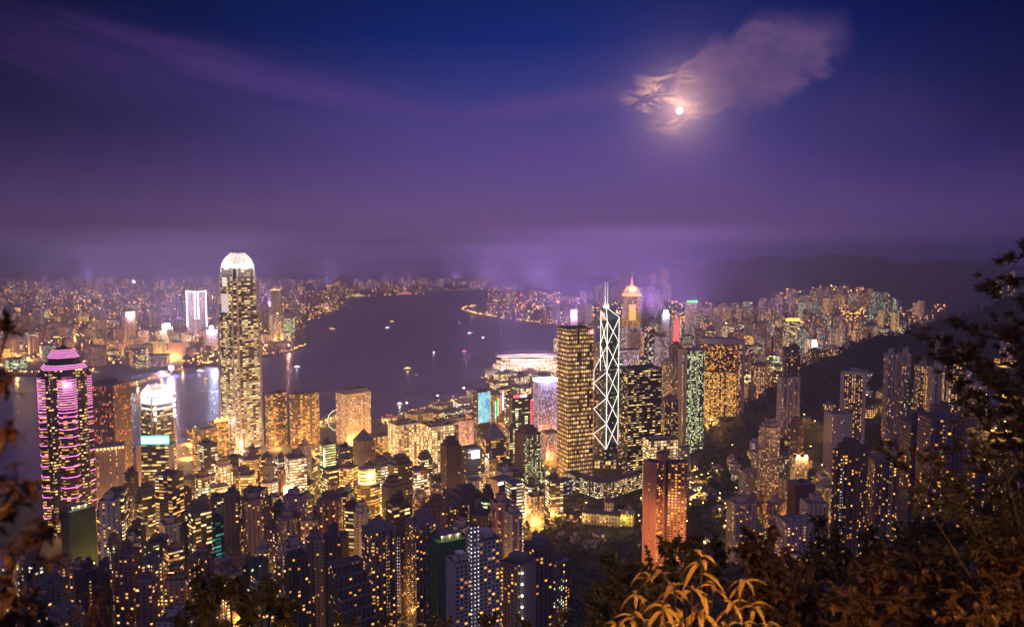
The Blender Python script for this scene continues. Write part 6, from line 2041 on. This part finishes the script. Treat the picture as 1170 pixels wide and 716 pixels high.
shrub('bush', 'orange-brown lit bush across the lower right foreground', [(1000, 680, 10.5, 46), (1050, 665, 10.5, 44), (1040, 705, 9.5, 50), (1090, 690, 10, 48), (970, 706, 9.5, 42), (1012, 640, 11, 26)], 'small', .13, .06, 1.5, LEAFR, 'bush', seed=6)
shrub('bush', 'dim bush filling the bottom right corner', [(1130, 690, 8.5, 50), (1165, 660, 8.5, 48), (1110, 712, 8, 44), (1175, 705, 8, 50), (1150, 630, 9.5, 34)], 'small', .11, .055, 1.5, LEAFR, 'bush', seed=7)
shrub('bush', 'black bush under the pine branches, before the bulky plum tower', [(1040, 618, 14, 34), (1075, 606, 14, 36), (1110, 615, 13.5, 38), (1060, 640, 13, 44), (1140, 600, 14, 40), (1168, 585, 14, 36)], 'small', .14, .06, 1.5, LEAF, 'bush', seed=8)
shrub('bush', 'low dark bush at the bottom between the left trees and the centre', [(560, 712, 15, 16), (600, 716, 15, 18), (500, 716, 15, 16), (640, 712, 15, 18), (440, 718, 15, 16), (392, 716, 15, 18)], 'small', .16, .07, 1.2, LEAF, 'bush', seed=9)
shrub('small_tree', 'dark round-leaved tree at the bottom left, over the lilac-white low block', [(240, 690, 13, 30), (262, 668, 13, 26), (300, 690, 13, 34), (326, 705, 13, 30), (225, 660, 14, 16), (275, 712, 12, 34), (312, 665, 14, 16), (215, 712, 13, 20)], 'small', .17, .085, 1.3, LEAF, 'tree', seed=10)
shrub('grass_clump', 'dim rusty tuft of long grass at lower left', [(102, 700, 4.2, 22), (118, 680, 4.3, 16), (92, 716, 4.0, 26), (150, 716, 4.2, 18)], 'small', .22, .012, 3.0, LEAFR, 'grass', bend=.6, seed=11)
shrub('branch', 'blurred dark branch with rusty leaves hanging in at the far left', [(8, 380, 2.3, 16), (-4, 430, 2.3, 30), (20, 545, 2.2, 30), (-6, 600, 2.1, 40), (28, 640, 2.2, 34), (4, 690, 2.1, 46), (44, 690, 2.2, 30), (10, 495, 2.2, 16), (54, 600, 2.3, 16)], 'small', .05, .022, .55, LEAFR, 'branch', base=(-1.75, 1.9), bend=.5, seed=12)
# the shrub with big drooping leaves, lit orange
rg = random.Random(21)
B = pix(790, 760, 7.2)
b_ = Vector((B.x, B.y, tz(B.x, B.y) - .1))
root = tag(empty('shrub', b_), 'shrub with large drooping leaves lit bright orange, bottom centre right', 'shrub')
st, fo = MB(), MB()
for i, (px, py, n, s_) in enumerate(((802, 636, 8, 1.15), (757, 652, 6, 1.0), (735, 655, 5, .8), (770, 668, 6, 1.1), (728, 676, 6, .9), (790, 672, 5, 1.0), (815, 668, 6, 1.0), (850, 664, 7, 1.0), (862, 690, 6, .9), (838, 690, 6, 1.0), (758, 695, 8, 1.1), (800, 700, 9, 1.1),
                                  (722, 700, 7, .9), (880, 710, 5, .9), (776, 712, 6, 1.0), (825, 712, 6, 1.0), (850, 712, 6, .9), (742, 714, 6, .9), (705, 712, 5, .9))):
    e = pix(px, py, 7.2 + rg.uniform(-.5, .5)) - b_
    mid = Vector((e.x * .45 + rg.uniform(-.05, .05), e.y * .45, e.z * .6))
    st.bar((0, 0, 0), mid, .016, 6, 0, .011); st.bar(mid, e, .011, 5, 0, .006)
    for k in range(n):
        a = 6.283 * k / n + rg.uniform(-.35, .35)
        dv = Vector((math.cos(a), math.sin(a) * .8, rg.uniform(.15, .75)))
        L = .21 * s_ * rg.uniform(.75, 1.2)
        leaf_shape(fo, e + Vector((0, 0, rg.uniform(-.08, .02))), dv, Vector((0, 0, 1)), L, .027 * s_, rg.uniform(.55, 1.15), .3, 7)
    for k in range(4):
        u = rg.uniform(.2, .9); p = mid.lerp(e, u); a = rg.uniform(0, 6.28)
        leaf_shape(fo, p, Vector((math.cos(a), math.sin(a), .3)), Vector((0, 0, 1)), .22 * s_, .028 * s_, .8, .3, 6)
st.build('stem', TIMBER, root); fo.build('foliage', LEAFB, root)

# the pine on the right
rg = random.Random(31)
Yp = 9.5
B = pix(1235, 700, Yp)
b_ = Vector((B.x, B.y, tz(B.x, B.y) - .2))
root = tag(empty('pine_tree', b_), 'dark pine reaching in from the right edge with ragged needle sprays', 'pine tree')
tk, nd = MB(), MB()
topv = pix(1215, 230, Yp) - b_
spine = [Vector((0, 0, 0)), topv * .3 + Vector((.12, .1, 0)), topv * .6 + Vector((-.05, .1, 0)), topv]
for i in range(3):
    tk.bar(spine[i], spine[i + 1], .13 - .035 * i, 8, 0, .13 - .035 * (i + 1))


def on_spine(t):
    t *= 3
    i = min(int(t), 2)
    return spine[i].lerp(spine[i + 1], t - i)


def needles(p, q, n, L):
    for _ in range(n):
        dv = (q + Vector((rg.gauss(0, .75), rg.gauss(0, .75), rg.gauss(.1, .6)))).normalized()
        e = p + dv * L * rg.uniform(.6, 1.15)
        sd = dv.cross(Vector((rg.gauss(0, 1), rg.gauss(0, 1), rg.gauss(0, 1)))).normalized() * L * .07
        nd.face([p - sd, p + sd, e])


BR = [(.98, 1160, 300, 10), (.93, 1128, 333, 14), (.88, 1175, 350, 14), (.85, 1108, 378, 16), (.80, 1058, 388, 22), (.78, 1085, 408, 22), (.75, 1120, 420, 22), (.74, 1160, 400, 22),
      (.70, 1092, 445, 24), (.66, 1130, 455, 24), (.64, 1165, 450, 22), (.60, 1105, 485, 22), (.56, 1012, 514, 16), (.54, 1050, 528, 16), (.53, 1080, 520, 20), (.50, 1120, 520, 22), (.47, 1085, 552, 26), (.46, 1150, 540, 22),
      (.42, 1110, 580, 24), (.40, 1060, 580, 22), (.36, 1145, 580, 24), (.33, 1120, 605, 22), (.62, 1180, 490, 20), (.45, 1180, 560, 20), (.83, 1140, 372, 14), (.71, 1178, 425, 20)]
for (t, px, py, ns) in BR:
    ns = int(ns * 1.15)
    s0 = on_spine(t)
    e = pix(px, py, Yp + rg.uniform(-1.3, 1.0)) - b_
    mid = s0.lerp(e, .55) + Vector((0, 0, rg.uniform(.03, .16)))
    L = (e - s0).length
    tk.bar(s0, mid, .018 + .008 * L, 5, 0, .018); tk.bar(mid, e, .018, 5, 0, .006)
    for k in range(ns):
        u = 1.03 - rg.random() ** 1.4 * .75
        p = (mid.lerp(e, (u - .5) / .5) if u > .5 else s0.lerp(mid, u / .5))
        off = Vector((rg.gauss(0, .085), rg.gauss(0, .13), rg.gauss(.03, .05))) * (1.2 if L > 1 else .8)
        q = p + off
        tk.bar(p, q, .006, 4, 0, .003)
        needles(q, (off.normalized() + (e - s0).normalized() * .6), 40, .13)
        needles(p.lerp(q, .5), (e - s0).normalized(), 12, .10)
tk.build('trunk', TIMBER, root); nd.build('crown', NEEDLE, root)

# the path lamp beside the lookout that lights the planting
root = tag(empty('path_lamp', (3.6, -2.2, 408.2)), 'orange path lamp on a post beside the lookout', 'street lamp')
f = MB(); f.bar((0, 0, 0), (0, 0, 4.2), .06, 8); f.build('pole', DARK, root)
f = MB(); f.prism(circle(.16, 10), 4.2, 4.55, 0, 0, True, poly1=circle(.22, 10)); f.build('lantern', G_WARM, root)
ld = bpy.data.lights.new('path_light', 'SPOT')
ld.energy = 19000; ld.color = (1, .40, .05); ld.spot_size = R(54); ld.spot_blend = 1.0; ld.shadow_soft_size = .2
lo = bpy.data.objects.new('path_light', ld); COL.objects.link(lo); lo.parent = root; lo.location = (0, .3, 4.4)
tgt = Vector((1.9, 7.4, 405.7)) - Vector((3.6, -1.9, 412.6))
lo.rotation_euler = tgt.to_track_quat('-Z', 'Y').to_euler()

root = tag(empty('path_lamp', (-3.4, -1.8, 408.2)), 'added unseen orange lamp that lights the left branches', 'street lamp')  # extra lamp out of view, added to redden the left branches
f = MB(); f.bar((0, 0, 0), (0, 0, 3.2), .05, 8); f.build('pole', DARK, root)
f = MB(); f.prism(circle(.12, 10), 3.2, 3.45, 0, 0, True, poly1=circle(.17, 10)); f.build('lantern', G_WARM, root)
lamp_light('path_light', root, (.3, .4, 3.3), 2600, (1, .30, .05), .2)


# ------------------------------------------------------------------ words for the many towers: what they look like and what they stand beside
ORD = ['first', 'second', 'third', 'fourth', 'fifth', 'sixth', 'seventh', 'eighth', 'ninth', 'tenth', 'eleventh', 'twelfth']
PLN = {'box': '', 'teeth': 'ribbed ', 'cross': 'cross-plan ', 'cham': 'chamfered ', 'round': 'rounded ', 'teeth4': 'ribbed '}
CATN = {'apartment tower': 'apartment tower', 'apartment block': 'apartment block', 'office tower': 'office tower', 'commercial block': 'office block', 'tower block': 'tower block'}
LAB = {}
NEARA = [a for a in ANCHORS if a[3]]
for (r, px, py, Y, wn, pl, am, hue, cat, h, w_) in AUTO:
    best = min(NEARA, key=lambda a: math.hypot(a[0] - px, (a[1] - py) * 1.2) + 60 * abs(math.log(a[2] / Y)))
    dx, dd = px - best[0], Y - best[2]
    if abs(dx) > 16: rel = 'right of' if dx > 0 else 'left of'
    elif dd > 30: rel = 'behind'
    elif dd < -30: rel = 'in front of'
    else: rel = 'beside'
    r["_k"] = 0
    del r["_k"]
    LAB.setdefault((wn, pl, am, hue, cat, rel, best[3]), []).append((px, py, Y, r))
for (wn, pl, am, hue, cat, rel, sh), L in LAB.items():
    L.sort(key=lambda t: t[0])
    for i, (px, py, Y, r) in enumerate(L):
        s = '%s %s%s, %s %s windows, %s the %s' % (wn, PLN[pl], CATN[cat], am, hue, rel, sh)
        if len(L) > 1:
            s += ', leftmost' if i == 0 else (', rightmost' if i == len(L) - 1 else ', %s from left' % ORD[min(i, 11)])
        if len(s.split()) < 16: s = s.replace(CATN[cat] + ' ', CATN[cat] + ' with ', 1)
        wds = s.split()
        if len(wds) > 16: s = s.replace(' the ', ' ')
        r["label"] = s
        r["group"] = {'tower block': 'tower blocks of the far districts', 'apartment tower': 'apartment towers beyond the centre', 'office tower': 'office towers beyond the centre',
                      'apartment block': 'apartment blocks on the near slope', 'commercial block': 'office blocks between the towers'}[cat]
for o in bpy.data.objects:
    if "top" in o: del o["top"]
